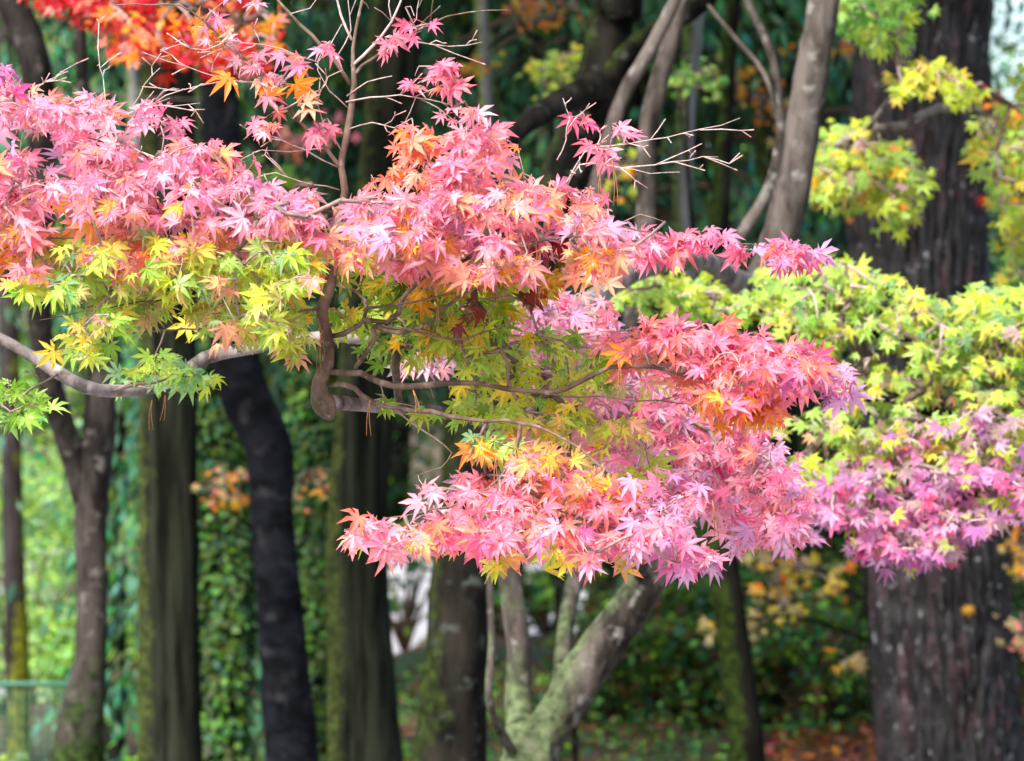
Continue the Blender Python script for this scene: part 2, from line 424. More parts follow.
# ------------------------------------------------------------------ the ground
def ground():
    xs = np.concatenate((-np.geomspace(400, 9, 14), np.linspace(-8, 8, 81), np.geomspace(9, 400, 14)))
    ys = np.concatenate((-np.geomspace(200, 5, 8), np.linspace(-4, 10, 15), np.linspace(10.25, 30, 80), np.geomspace(31, 900, 22)))
    V = np.array([(x, y, ground_z(x, y)) for y in ys for x in xs]); nx = len(xs)
    F = np.array([(j * nx + i, j * nx + i + 1, (j + 1) * nx + i + 1, (j + 1) * nx + i) for j in range(len(ys) - 1) for i in range(nx - 1)])
    m, nt, out = new_mat('forest_floor'); L = nt.links
    tc = N(nt, 'ShaderNodeTexCoord')
    n1 = N(nt, 'ShaderNodeTexNoise', Scale=.9, Detail=6.0); L.new(tc.outputs['Object'], n1.inputs['Vector'])
    n2 = N(nt, 'ShaderNodeTexNoise', Scale=30.0, Detail=6.0); L.new(tc.outputs['Object'], n2.inputs['Vector'])
    r1 = N(nt, 'ShaderNodeValToRGB'); e = r1.color_ramp.elements
    e[0].position = .38; e[0].color = (.035, .06, .015, 1); e[1].position = .60; e[1].color = (.10, .045, .02, 1)
    L.new(n1.outputs['Fac'], r1.inputs[0])
    r2 = N(nt, 'ShaderNodeMapRange'); r2.inputs['To Min'].default_value = .4; r2.inputs['To Max'].default_value = 1.7; L.new(n2.outputs['Fac'], r2.inputs['Value'])
    mu = N(nt, 'ShaderNodeVectorMath', operation='MULTIPLY'); L.new(r1.outputs[0], mu.inputs[0]); L.new(r2.outputs[0], mu.inputs[1])
    pr = N(nt, 'ShaderNodeBsdfPrincipled', Roughness=.9); L.new(mu.outputs[0], pr.inputs['Base Color'])
    bp = N(nt, 'ShaderNodeBump', Strength=.8, Distance=.03); L.new(n2.outputs['Fac'], bp.inputs['Height']); L.new(bp.outputs[0], pr.inputs['Normal'])
    L.new(pr.outputs[0], out.inputs[0])
    mb = MB(); mb.add(V, F); tag(mb.build('ground', m), kind='structure')
    # pale gravel clearing behind the wood
    xs2 = np.linspace(-30, 30, 61); ys2 = np.linspace(27.5, 43, 32)
    V2 = np.array([(x, y + .5 * math.sin(x * .7), ground_z(x, y + .5 * math.sin(x * .7)) + .03) for y in ys2 for x in xs2]); nx = len(xs2)
    F2 = np.array([(j * nx + i, j * nx + i + 1, (j + 1) * nx + i + 1, (j + 1) * nx + i) for j in range(len(ys2) - 1) for i in range(nx - 1)])
    m2, nt, out = new_mat('pale_gravel'); L = nt.links
    tc = N(nt, 'ShaderNodeTexCoord'); n1 = N(nt, 'ShaderNodeTexNoise', Scale=5.0, Detail=8.0); L.new(tc.outputs['Object'], n1.inputs['Vector'])
    r1 = N(nt, 'ShaderNodeValToRGB'); e = r1.color_ramp.elements; e[0].color = (.20, .19, .19, 1); e[1].color = (.42, .41, .42, 1)
    L.new(n1.outputs['Fac'], r1.inputs[0]); pr = N(nt, 'ShaderNodeBsdfPrincipled', Roughness=.95); L.new(r1.outputs[0], pr.inputs['Base Color']); L.new(pr.outputs[0], out.inputs[0])
    mb = MB(); mb.add(V2, F2); tag(mb.build('gravel_sheet', m2), kind='structure')
    xs3 = np.linspace(-14, 14, 57); ys3 = np.linspace(-7, 8.0, 31)  # unseen gravel added near the camera to bounce light up into the leaves
    V3 = np.array([(x, y + .4 * math.sin(x * .5), ground_z(x, y + .4 * math.sin(x * .5)) + .03) for y in ys3 for x in xs3]); nx = len(xs3)
    F3 = np.array([(j * nx + i, j * nx + i + 1, (j + 1) * nx + i + 1, (j + 1) * nx + i) for j in range(len(ys3) - 1) for i in range(nx - 1)])
    mb = MB(); mb.add(V3, F3); tag(mb.build('gravel_sheet', m2), kind='structure')
ground()

# ------------------------------------------------------------------ trunks behind
def base_at(px, d):
    x = (px - 512) * K * d; return np.array((x, d, ground_z(x, d)))

def root_rows(rows):
    """extends a trunk traced down to the frame edge on to the ground with a flare"""
    r = pix(rows); g = ground_z(r[0][0], r[0][1])
    if r[0][2] > g + .05:
        d = r[0] - r[1]; d = d / max(abs(d[2]), .05) * (r[0][2] - g); d[:2] *= .4
        foot = np.array((r[0][0] + d[0], r[0][1] + d[1], g - .06, r[0][3] * 1.45))
        mid = (foot + r[0]) / 2; mid[3] = r[0][3] * 1.08
        r = np.vstack((foot, mid, r))
    return r

def crown(mb, c, rad, n, pal, ln=(.12, .22), droop=.3, clumps=40, wd=.3, lo=0.0):
    """leaf clumps through an ellipsoid with gaps between"""
    cc = rng.normal(0, 1, (clumps, 3)); cc = unit(cc) * rng.uniform(.25, 1, (clumps, 1)) ** .6 * rad + c
    k = rng.integers(0, clumps, n); pos = cc[k] + rng.normal(0, 1, (n, 3)) * np.array(rad) * .17
    if lo: pos[:, 2] = np.maximum(pos[:, 2], lo + rng.uniform(0, .4, n))
    t = np.stack((rng.normal(0, 1, n), rng.normal(0, 1, n), rng.normal(-droop, .5, n)), 1); nn = rng.normal(0, 1, (n, 3)) + (0, 0, .8)
    L = rng.uniform(*ln, n); tone = rng.uniform(.7, 1.35, clumps)[k][:, None]
    put_blades(mb, pos, t, nn, L, L * wd, np.clip(pick(pal, n) * tone, 0, .9))
    return cc

def limbs_to(mb, top, cc, r0, every=3):
    for q in cc[::every]:
        m = (top + q) / 2 + (0, 0, .15); tube(mb, spline([(*top, r0), (*m, r0 * .6), (*q, r0 * .15)], .4), 5, col=(.1, .08, .06))

def forest_tree(name, label, rows, mat, cr, pal, rough=.14, sides=28, extra=(), nleaf=2500, group='dark trunks of the wood behind the maple', step=.07, ln=(.10, .2), wd=.3, fn=None, cat='tree', seed=0):
    path = root_rows(rows)
    top = path[-1].copy()
    path = np.vstack((path, [(cr[0], cr[1], cr[2] - cr[5] * .4, top[3] * .6)]))
    root = thing(name, label, cat, (path[0][0], path[0][1], path[0][2] + .06), group)
    mb = MB(); tube(mb, spline(path, step), sides, rough=rough, seed=seed, fn=fn); mb.build('trunk', mat, root)
    for e in extra:
        b = MB(); tube(b, spline(pix(e), step), 14, rough=rough * .7, seed=seed + 3); b.build('branch', mat, root)
    c = np.array(cr[:3]); mb = MB(); lb = MB()
    cc = crown(mb, c, np.array(cr[3:]), nleaf, pal, ln=ln, wd=wd)
    limbs_to(lb, path[-1][:3], cc, top[3] * .35)
    mb.build('crown', M_FAR, root); lb.build('crown_branches', M_TWIG, root)
    return root

def X(px, d): return (px - 512) * K * d

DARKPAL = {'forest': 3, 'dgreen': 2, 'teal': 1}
# G/H : dark mossy maple, S-shaped, two arms at the top
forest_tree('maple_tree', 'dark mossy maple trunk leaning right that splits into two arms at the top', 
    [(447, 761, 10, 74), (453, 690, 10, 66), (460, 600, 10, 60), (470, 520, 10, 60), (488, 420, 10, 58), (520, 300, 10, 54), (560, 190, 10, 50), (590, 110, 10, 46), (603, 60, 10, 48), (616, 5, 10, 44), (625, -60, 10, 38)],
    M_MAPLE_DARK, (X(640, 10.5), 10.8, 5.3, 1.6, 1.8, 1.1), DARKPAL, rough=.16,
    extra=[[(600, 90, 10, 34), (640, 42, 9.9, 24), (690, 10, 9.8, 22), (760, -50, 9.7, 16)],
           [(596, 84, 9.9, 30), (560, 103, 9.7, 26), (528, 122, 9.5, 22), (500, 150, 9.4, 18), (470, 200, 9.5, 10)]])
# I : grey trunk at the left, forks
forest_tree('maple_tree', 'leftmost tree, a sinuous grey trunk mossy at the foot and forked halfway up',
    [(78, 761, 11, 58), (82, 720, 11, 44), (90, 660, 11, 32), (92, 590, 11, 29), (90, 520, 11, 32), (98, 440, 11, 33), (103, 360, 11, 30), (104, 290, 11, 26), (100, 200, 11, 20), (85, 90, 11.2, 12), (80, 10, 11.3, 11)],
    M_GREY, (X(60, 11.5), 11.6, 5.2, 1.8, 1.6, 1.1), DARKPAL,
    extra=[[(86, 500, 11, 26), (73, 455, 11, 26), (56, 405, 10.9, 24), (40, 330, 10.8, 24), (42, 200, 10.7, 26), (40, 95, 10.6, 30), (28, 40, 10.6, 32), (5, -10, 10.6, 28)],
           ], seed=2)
# J : straight mossy cedar
forest_tree('cedar_tree', 'straight thick cedar trunk with bright green moss down its left edge',
    [(170, 761, 14, 66), (169, 600, 14, 61), (168, 400, 14, 58), (168, 150, 14, 54), (168, -80, 14, 50)],
    M_CEDARB, (X(170, 14), 14.2, 6.2, 1.6, 1.6, 2.0), DARKPAL, rough=.05, seed=3, sides=40, wd=.18)
# K : blue black smooth trunk
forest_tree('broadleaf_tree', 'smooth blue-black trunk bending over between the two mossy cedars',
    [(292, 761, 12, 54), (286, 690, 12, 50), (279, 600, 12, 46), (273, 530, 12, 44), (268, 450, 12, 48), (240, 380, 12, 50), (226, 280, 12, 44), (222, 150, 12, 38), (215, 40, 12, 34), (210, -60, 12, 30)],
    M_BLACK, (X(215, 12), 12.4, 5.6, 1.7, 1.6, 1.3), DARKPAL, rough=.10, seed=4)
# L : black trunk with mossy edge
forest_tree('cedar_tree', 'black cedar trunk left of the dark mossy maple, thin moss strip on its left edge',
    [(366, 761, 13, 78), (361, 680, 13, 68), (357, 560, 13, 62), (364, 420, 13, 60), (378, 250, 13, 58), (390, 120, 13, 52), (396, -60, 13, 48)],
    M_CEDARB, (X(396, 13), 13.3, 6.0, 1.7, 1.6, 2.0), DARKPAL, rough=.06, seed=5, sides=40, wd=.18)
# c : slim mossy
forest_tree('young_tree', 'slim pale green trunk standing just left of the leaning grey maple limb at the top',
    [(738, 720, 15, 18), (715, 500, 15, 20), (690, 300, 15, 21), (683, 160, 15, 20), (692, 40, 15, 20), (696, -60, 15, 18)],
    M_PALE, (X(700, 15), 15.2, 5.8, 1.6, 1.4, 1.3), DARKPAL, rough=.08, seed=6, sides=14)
# pale far trunk
forest_tree('young_tree', 'thin pale grey trunk seen between dark trunks above the pink leaves',
    [(478, 700, 17, 16), (480, 400, 17, 16), (486, 150, 17, 15), (484, 60, 17, 14), (480, -50, 17, 13)],
    M_PALE, (X(480, 17), 17.2, 5.9, 1.6, 1.3, 1.3), DARKPAL, rough=.06, seed=7, sides=12)
forest_tree('young_tree', 'thin pale trunk behind the orange and red leaves in the top corner',
    [(160, 720, 16, 14), (146, 300, 16, 13), (132, 100, 16, 13), (133, 20, 16, 12), (133, -60, 16, 12)],
    M_PALE, (X(133, 16), 16.2, 5.9, 1.6, 1.3, 1.3), DARKPAL, rough=.06, seed=8, sides=12)
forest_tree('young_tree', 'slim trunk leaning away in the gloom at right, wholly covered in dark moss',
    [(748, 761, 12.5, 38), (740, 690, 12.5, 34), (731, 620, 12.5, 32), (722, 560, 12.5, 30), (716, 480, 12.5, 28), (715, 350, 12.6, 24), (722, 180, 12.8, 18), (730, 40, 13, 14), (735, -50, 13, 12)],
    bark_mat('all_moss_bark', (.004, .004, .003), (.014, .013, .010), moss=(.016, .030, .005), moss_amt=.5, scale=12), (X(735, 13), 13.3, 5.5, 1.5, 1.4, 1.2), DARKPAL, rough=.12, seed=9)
forest_tree('cedar_tree', 'distant trunk at the far left edge with yellow-green moss on its lower half',
    [(18, 730, 21, 26), (17, 640, 21, 24), (14, 560, 21, 22), (8, 300, 21, 20), (4, 50, 21, 18), (2, -60, 21, 16)],
    bark_mat('yellow_moss_bark', (.04, .03, .03), (.11, .09, .09), moss=(.24, .28, .03), moss_amt=.5, moss_dir=(.8, -.5, 0), moss_low=.6, scale=6), (X(0, 21), 21.3, 6.4, 2.0, 1.5, 1.8), DARKPAL, rough=.06, seed=10, wd=.18)

# F : the big plated trunk at right
def big_trunk():
    rows = [(951, 761, 12.7, 150), (944, 660, 12.7, 146), (936, 560, 12.7, 140), (925, 400, 12.7, 140), (918, 230, 12.7, 143), (920, 100, 12.7, 140), (926, 0, 12.7, 134), (934, -120, 12.7, 128)]
    path = root_rows(rows)
    top = path[-1]
    path = np.vstack((path, [(top[0] + .1, 12.9, 6.5, .17), (top[0] + .15, 13, 8.2, .07)]))
    root = thing('pine_tree', 'huge straight pine trunk with dark plated bark at the right', 'tree', (path[0][0], path[0][1], path[0][2] + .06))
    def plate(a, z, r):
        # vertical plates parted by deep furrows, each column of plates broken at its own heights
        w = .9 * noise.noise(Vector((math.cos(a) * 2.2, math.sin(a) * 2.2, z * 1.1)))
        u = a / (2 * math.pi) * 26 + w * 1.3
        q = Vector((math.cos(a) * 4.0 + w, math.sin(a) * 4.0, z * 4.2))
        f1 = noise.noise(Vector((math.cos(a) * 7.5, math.sin(a) * 7.5, z * 1.5)))
        f2 = noise.noise(Vector((math.cos(a) * 9 + 7, math.sin(a) * 9, z * 2.2)))
        d, _ = noise.voronoi(Vector((math.cos(a + w * .1) * 5.6, math.sin(a + w * .1) * 5.6, z * 7)))
        e = d[1] - d[0]
        return -.030 * math.exp(-(f1 / .075) ** 2) - .022 * math.exp(-(f2 / .07) ** 2) - .009 * (1 - min(1, e / .22)) + .010 * noise.noise(q * 3.5)
    sp = spline(path, .018)
    vis = sp[(sp[:, 2] < 3.6)]; rest = sp[(sp[:, 2] >= 3.55)][::12]
    mb = MB(); tube(mb, vis, 220, fn=plate, rough=.04); tube(mb, np.vstack((rest, sp[-1:])), 40, rough=.06)
    m, nt, out = new_mat('plated_pine_bark'); L = nt.links
    tc = N(nt, 'ShaderNodeTexCoord'); mp = N(nt, 'ShaderNodeMapping'); mp.inputs['Scale'].default_value = (1, 1, .28); L.new(tc.outputs['Object'], mp.inputs['Vector'])
    vo = N(nt, 'ShaderNodeTexVoronoi', Scale=24.0); L.new(mp.outputs[0], vo.inputs['Vector'])
    n1 = N(nt, 'ShaderNodeTexNoise', Scale=30.0, Detail=7.0); L.new(mp.outputs[0], n1.inputs['Vector'])
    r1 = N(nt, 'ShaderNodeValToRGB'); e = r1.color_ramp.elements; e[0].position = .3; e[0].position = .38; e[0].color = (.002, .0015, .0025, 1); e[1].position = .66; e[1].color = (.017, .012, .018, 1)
    L.new(n1.outputs['Fac'], r1.inputs[0])
    sp_ = N(nt, 'ShaderNodeSeparateXYZ'); L.new(vo.outputs['Color'], sp_.inputs[0])
    g1 = N(nt, 'ShaderNodeMath', operation='GREATER_THAN'); L.new(sp_.outputs[0], g1.inputs[0]); g1.inputs[1].default_value = .80
    m1 = N(nt, 'ShaderNodeMixRGB'); mu = N(nt, 'ShaderNodeMath', operation='MULTIPLY'); L.new(g1.outputs[0], mu.inputs[0]); mu.inputs[1].default_value = .6
    L.new(mu.outputs[0], m1.inputs[0]); L.new(r1.outputs[0], m1.inputs[1]); m1.inputs[2].default_value = (.06, .02, .03, 1)
    n2 = N(nt, 'ShaderNodeTexNoise', Scale=26.0, Detail=3.0); L.new(tc.outputs['Object'], n2.inputs['Vector'])
    r2 = N(nt, 'ShaderNodeValToRGB'); r2.color_ramp.elements[0].position = .62; r2.color_ramp.elements[1].position = .70; L.new(n2.outputs['Fac'], r2.inputs[0])
    m2 = N(nt, 'ShaderNodeMixRGB'); L.new(r2.outputs[0], m2.inputs[0]); L.new(m1.outputs[0], m2.inputs[1]); m2.inputs[2].default_value = (.20, .205, .22, 1)
    wv = N(nt, 'ShaderNodeVectorMath', operation='MULTIPLY_ADD'); L.new(n2.outputs['Color'], wv.inputs[0]); wv.inputs[1].default_value = (.04, .04, .04); L.new(mp.outputs[0], wv.inputs[2])
    ve = N(nt, 'ShaderNodeTexVoronoi', Scale=27.0, feature='DISTANCE_TO_EDGE'); L.new(wv.outputs[0], ve.inputs['Vector'])
    re = N(nt, 'ShaderNodeMapRange'); re.inputs['From Max'].default_value = .22; re.inputs['To Min'].default_value = .03; L.new(ve.outputs['Distance'], re.inputs['Value'])
    m3 = N(nt, 'ShaderNodeVectorMath', operation='MULTIPLY'); L.new(m2.outputs[0], m3.inputs[0]); L.new(re.outputs[0], m3.inputs[1])
    pr = N(nt, 'ShaderNodeBsdfPrincipled', Roughness=.7); L.new(m3.outputs[0], pr.inputs['Base Color'])
    bp = N(nt, 'ShaderNodeBump', Strength=.8, Distance=.012); L.new(n1.outputs['Fac'], bp.inputs['Height']); L.new(bp.outputs[0], pr.inputs['Normal'])
    L.new(pr.outputs[0], out.inputs[0])
    mb.build('trunk', m, root)
    mb = MB(); lb = MB(); cc = crown(mb, np.array((top[0], 13, 7.0)), np.array((2.0, 1.8, 1.8)), 3500, DARKPAL, wd=.15)
    limbs_to(lb, np.array((top[0] + .1, 12.9, 6.2)), cc, .06); mb.build('crown', M_FAR, root); lb.build('crown_branches', M_TWIG, root)
    return root
big_trunk()

# ------------------------------------------------------------------ cedars and shrubs of the middle distance
def cedar(px, d, h, z0, width, n, label, pal=None, group='cedars closing the wood behind', tr=.11, dens=1.0):
    pal = pal or {'forest': 3, 'teal': 2, 'dgreen': 1}
    b = base_at(px, d); root = thing('cedar_tree', label, 'tree', b, group)
    mb = MB(); tube(mb, spline([(b[0], b[1], b[2] - .1, tr * 1.3), (b[0] + .05, b[1], b[2] + h * .5, tr * .8), (b[0], b[1], b[2] + h, .02)], .3), 14, rough=.06); mb.build('trunk', M_CEDARB, root)
    mb = MB(); lb = MB(); nb = int(46 * h / 6); per = int(n * 1.7) // nb
    for i in range(nb):
        f = i / nb; z = b[2] + z0 + (h - z0) * f; L = width * (1 - .75 * f) * rng.uniform(.6, 1.1); a = rng.uniform(0, 2 * math.pi)
        dr = np.array((math.cos(a), math.sin(a), 0)); st = np.array((b[0], b[1], z)); en = st + dr * L + (0, 0, -.28 * L); mid = st + dr * L * .5 + (0, 0, .02 * L)
        pth = spline([(*st, .025), (*mid, .015), (*en, .004)], .2); tube(lb, pth, 4, col=(.09, .06, .04))
        k = rng.uniform(.15, 1, per); q = np.stack([np.interp(k, np.linspace(0, 1, len(pth)), pth[:, j]) for j in range(3)], 1)
        q += rng.normal(0, 1, (per, 3)) * (.14, .14, .06) ; q[:, 2] -= np.abs(rng.normal(0, .16, per))
        t = np.stack((rng.normal(0, .35, per) + dr[0] * .3, rng.normal(0, .35, per) + dr[1] * .3, -np.ones(per)), 1); nn = np.stack((rng.normal(0, 1, per), rng.normal(-.3, 1, per), np.zeros(per)), 1)
        ln = rng.uniform(.045, .13, per); tone = rng.uniform(.6, 1.5)
        put_blades(mb, q, t, nn, ln, ln * .13 + .004, np.clip(pick(pal, per) * tone, 0, 1))
    mb.build('foliage', M_CEDAR, root); lb.build('branches', M_TWIG, root)
    return root

CED = [(-170, 19, 8, 1.2, 1.6, 3000, 'cedar beyond the left edge of the view'), (-380, 18, 8, 1.0, 1.7, 3000, 'outermost cedar beyond the left edge of the view'), (1190, 20, 9, 1.2, 1.3, 3000, 'cedar beyond the right edge of the view'), (1370, 18, 8, 1.2, 1.6, 3000, 'outermost cedar beyond the right edge of the view'),
       (98, 19, 8, 3.0, 1.0, 4200, 'dark cedar behind the leftmost forked grey trunk'),
       (205, 18, 8, 0.5, .8, 6500, 'dark cedar behind the blue-black bending trunk'),
       (345, 20, 9, 1.8, 1.6, 7000, 'dark cedar behind the twiggy top stem of the pink maple'),
       (462, 19, 8, 2.1, 1.4, 6500, 'dark cedar behind the thin pale grey trunk, above the pink leaves'),
       (612, 18, 8, 2.2, 1.5, 6500, 'dark cedar behind the fork of the mossy leaning maple'),
       (665, 20, 9, 2.1, 1.7, 7000, 'dark cedar behind the slim pale green trunk'),
       (770, 18, 8, 1.6, 1.5, 7500, 'dark cedar behind the leaning grey maple limb'),
       (850, 20, 9, 1.4, 1.1, 7000, 'dark cedar just left of the huge pine trunk'),
       ]
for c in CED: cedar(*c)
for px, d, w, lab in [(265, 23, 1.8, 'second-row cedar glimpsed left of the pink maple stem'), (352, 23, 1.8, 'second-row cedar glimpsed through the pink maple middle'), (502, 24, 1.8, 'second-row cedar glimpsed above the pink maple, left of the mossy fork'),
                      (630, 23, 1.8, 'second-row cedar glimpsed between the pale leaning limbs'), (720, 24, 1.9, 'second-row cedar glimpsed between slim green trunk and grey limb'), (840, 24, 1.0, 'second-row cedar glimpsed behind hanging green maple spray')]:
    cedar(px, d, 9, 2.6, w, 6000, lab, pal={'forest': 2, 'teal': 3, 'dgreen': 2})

def bush(name, label, px, d, w, h, n, pal, ln=(.03, .065), wd=.32, clumps=36, cat='shrub', group='shrubs of the undergrowth', dep=None, mat=None):
    b = base_at(px, d); root = thing(name, label, cat, b, group)
    mb = MB(); lb = MB()
    cc = crown(mb, b + (0, 0, h * .52), np.array((w / 2, dep or w / 2, h / 2)), n, pal, ln=ln, clumps=clumps, wd=wd, lo=b[2])
    for q in cc[::2]: tube(lb, spline([(*b, .02), (*((b + q) / 2 + (0, 0, .1)), .012), (*q, .004)], .25), 5, col=(.1, .07, .045))
    mb.build('foliage', mat or M_FAR, root); lb.build('stems', M_TWIG, root); return root

LITP = {"lgreen": 2, "green": 2, "bgreen": 2, "pgreen": 3}  # lighter greens paint the clearing's light and haze into the leaves
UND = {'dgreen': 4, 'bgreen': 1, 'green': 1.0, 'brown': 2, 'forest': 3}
# undergrowth on the bank at right
for i, (px, d, w, h, lab) in enumerate([
    (610, 17.5, .5, .25, 'low dark bush seen between the forked trunk limbs'), (705, 18.5, .8, .8, 'bush right of the forked grey trunk'),
    (700, 17.2, 1.1, .7, 'low bush left of the mossy slim trunk'), (712, 20, 1.3, 1.35, 'tall bush behind the mossy slim trunk'), (775, 18, 1.2, .85, 'bush right of the mossy slim trunk'),
    (812, 17, .9, .55, 'low bush above the rust-coloured leaf litter'), (840, 19.5, 1.4, 1.2, 'tall bush left of the huge pine trunk'), (715, 21, 1.0, .9, 'back bush between the forked trunk and the mossy slim trunk'),
    (1020, 17.5, 1.0, 1.2, 'bush right of the huge pine trunk'), (780, 21.5, 1.6, 1.5, 'highest back bush on the bank')]):
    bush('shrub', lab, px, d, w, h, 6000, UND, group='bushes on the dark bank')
# lit shrubs at left beyond the fence and between trunks
for px, d, w, h, lab in [(20, 16, 1.3, .50, 'bright light-green bush at the bottom left corner below the fence'), (10, 25, 2.4, 1.9, 'soft green bush behind the fence at the left edge'), (110, 24, 1.0, .7, 'bush right of the sinuous grey trunk'),
                         (60, 29, 2.4, 1.7, 'pale green far bush behind the grey trunk'), (222, 25, .8, .9, 'bush glimpsed between the left cedar and the blue-black trunk'), (312, 25, .7, .8, 'bush glimpsed right of the blue-black trunk')]:
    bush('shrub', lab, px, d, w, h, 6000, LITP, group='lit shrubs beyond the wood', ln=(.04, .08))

for px, d, w, h, n, lab in [(405, 24, .9, .8, 200, 'sparse dim bush in the gap right of the black cedar trunk'), (548, 25, 1.1, .7, 420, 'sparse dim bush in the gap between the forked limbs'), (505, 23, .6, .5, 200, 'sparse dim bush behind the left forked limb')]:
    bush('shrub', lab, px, d, w, h, n, {'dgreen': 2, 'bgreen': 2, 'green': 1, 'teal': 1}, group='sparse bushes in the gaps', ln=(.06, .12), clumps=22)

# ivy climbing between the trunks
def ivy_column(label, px, d, wpx, top, n):
    b = base_at(px, d); root = thing('ivy_clad_stump', label, 'tree', b, 'ivy-clad dead stems'); r = wpx * K * d / 2
    zt = P(px, top, d)[2]
    mb = MB(); tube(mb, spline([(b[0], d, b[2] - .05, r * .8), (b[0] + .03, d, (b[2] + zt) / 2, r * .6), (b[0], d, zt, r * .4)], .1), 18, rough=.15); mb.build('trunk', M_CEDARB, root)
    a = rng.uniform(0, 2 * math.pi, n); z = rng.uniform(b[2], zt + .1, n); lump = np.array([1 + .55 * noise.noise(Vector((math.cos(q) * 1.3, w * 1.6, math.sin(q)))) for q, w in zip(a, z)])
    rr = r * lump * rng.uniform(.75, 1.15, n); out = np.stack((np.cos(a), np.sin(a), np.zeros(n)), 1)
    pos = np.stack((b[0] + out[:, 0] * rr, d + out[:, 1] * rr, z), 1)
    t = out * .5 + np.stack((rng.normal(0, .5, n), rng.normal(0, .5, n), -np.ones(n)), 1); ln = rng.uniform(.028, .055, n)
    mb = MB(); put_blades(mb, pos, t, out + rng.normal(0, .4, (n, 3)) + (0, 0, .5), ln, ln * .42, pick({'bgreen': .8, 'dgreen': 5, 'forest': 1.5}, n) * rng.uniform(.35, 1.0, (n, 1))); mb.build('ivy', M_FAR, root)
ivy_column('dead stem thick with bright green ivy between the left cedar and the blue-black trunk', 222, 15, 62, 300, 6500)
ivy_column('dead stem thick with ivy just right of the blue-black trunk', 312, 16, 40, 330, 4500)

# far trees across the clearing, under open sky
FARP = {'dgreen': 4, 'bgreen': 1.2, 'green': .7, 'teal': 3, 'forest': 2}
k = 0
FL = ['far tree past the clearing at the left edge', 'far tree past the clearing right of the grey trunk', 'far tree past the clearing behind the left cedar', 'far tree past the clearing behind the black cedar trunk',
      'far tree past the clearing seen left of the forked trunk', 'far tree past the clearing seen between the forked limbs', 'far tree past the clearing behind the dark bank', 'far tree past the clearing behind the huge pine', 'far tree past the clearing at the right edge']
FL += ['far tree past the clearing, second beyond the left edge', 'far tree past the clearing, well beyond the left edge', 'far tree past the clearing, well beyond the right edge']
for i, px in enumerate((-60, 90, 240, 390, 520, 650, 790, 930, 1080, -260, -450, 1330)):
    d = 46 + 2.5 * math.sin(i * 2.2); b = base_at(px, d); root = thing('broadleaf_tree', FL[i], 'tree', b, 'far trees across the clearing')
    h = 6.9 if i == 7 else (5.0 if i == 8 else 9)
    mb = MB(); tube(mb, spline([(*(b - (0, 0, .1)), .25), (b[0] + .1, b[1], b[2] + h * .4, .18), (b[0], b[1], b[2] + h * .7, .08)], .5), 10, rough=.1); mb.build('trunk', M_GREY, root)
    mb = MB(); lb = MB(); cc = crown(mb, b + (0, 0, h * .5), np.array((1.75, 1.7, h * .5)), 11000, FARP if i > 1 else LITP, ln=(.08, .19), clumps=130, wd=.35, lo=b[2] + .25)
    limbs_to(lb, b + (0, 0, h * .5), cc, .07); mb.build('crown', M_FAR, root); lb.build('crown_branches', M_TWIG, root)

# fence at the left
def fence():
    d = 15.2; b = base_at(-20, d); root = thing('mesh_fence', 'low green wire mesh fence with pale top rail at the left edge', 'fence', b)
    zt = P(0, 684, d)[2]; x0, x1 = X(-160, d), X(72, d); m = pig_mat('fence_paint', .45, 40, .15, .1, .5); zb = ground_z(x0, d) + .03
    mb = MB(); tube(mb, [(x0, d, zt, .011), ((x0 + x1) / 2, d, zt, .011), (x1, d, zt, .011)], 10, col=(.07, .20, .14)); mb.build('rail', m, root)
    for x in (x0, (x0 + x1) / 2, x1):
        mb = MB(); g = ground_z(x, d) - .05; tube(mb, [(x, d, g, .02), (x, d, (g + zt) / 2, .02), (x, d, zt + .03, .02)], 10, col=(.04, .16, .11)); mb.build('post', m, root)
    mb = MB()
    for x in np.arange(x0, x1, .03): tube(mb, [(x, d + .01, zb, .0018), (x, d + .01, (zb + zt) / 2, .0018), (x, d + .01, zt - .01, .0018)], 4, col=(.04, .18, .12))
    for z in np.arange(zb, zt, .03): tube(mb, [(x0, d + .018, z, .0018), ((x0 + x1) / 2, d + .018, z, .0018), (x1, d + .018, z, .0018)], 4, col=(.04, .18, .12))
    mb.build('mesh_panel', m, root)
fence()

# low ground cover
mb = MB(); n = 34000; yy = rng.uniform(12.5, 20.5, n); xx = rng.uniform(-1.0, .95, n) * yy * .277 * 1.15
pt = np.array([noise.noise(Vector((a * 1.6, b * 1.6, 3))) for a, b in zip(xx, yy)]); keep = (pt > -.18) & ~((xx > 1.0) & (yy < 16.3)); xx, yy, pt = xx[keep], yy[keep], pt[keep]; n = len(xx)
pos = np.array([(a, b, ground_z(a, b)) for a, b in zip(xx, yy)]); pos[:, 2] += rng.uniform(0, .22, n) * np.clip(pt + .35, 0, 1) + .01
ln = rng.uniform(.03, .07, n)
put_blades(mb, pos, np.stack((rng.normal(0, 1, n), rng.normal(-.3, 1, n), rng.normal(.2, .5, n)), 1), np.stack((rng.normal(0, .5, n), rng.normal(-.3, .5, n), np.ones(n)), 1), ln, ln * .3,
           pick({'dgreen': 5, 'bgreen': 1, 'green': .5, 'forest': 2, 'brown': 2, 'tan': .1}, n)); tag(mb.build('ground_cover', M_FAR), 'low green ground cover under the trunks', 'ground cover', kind='stuff')

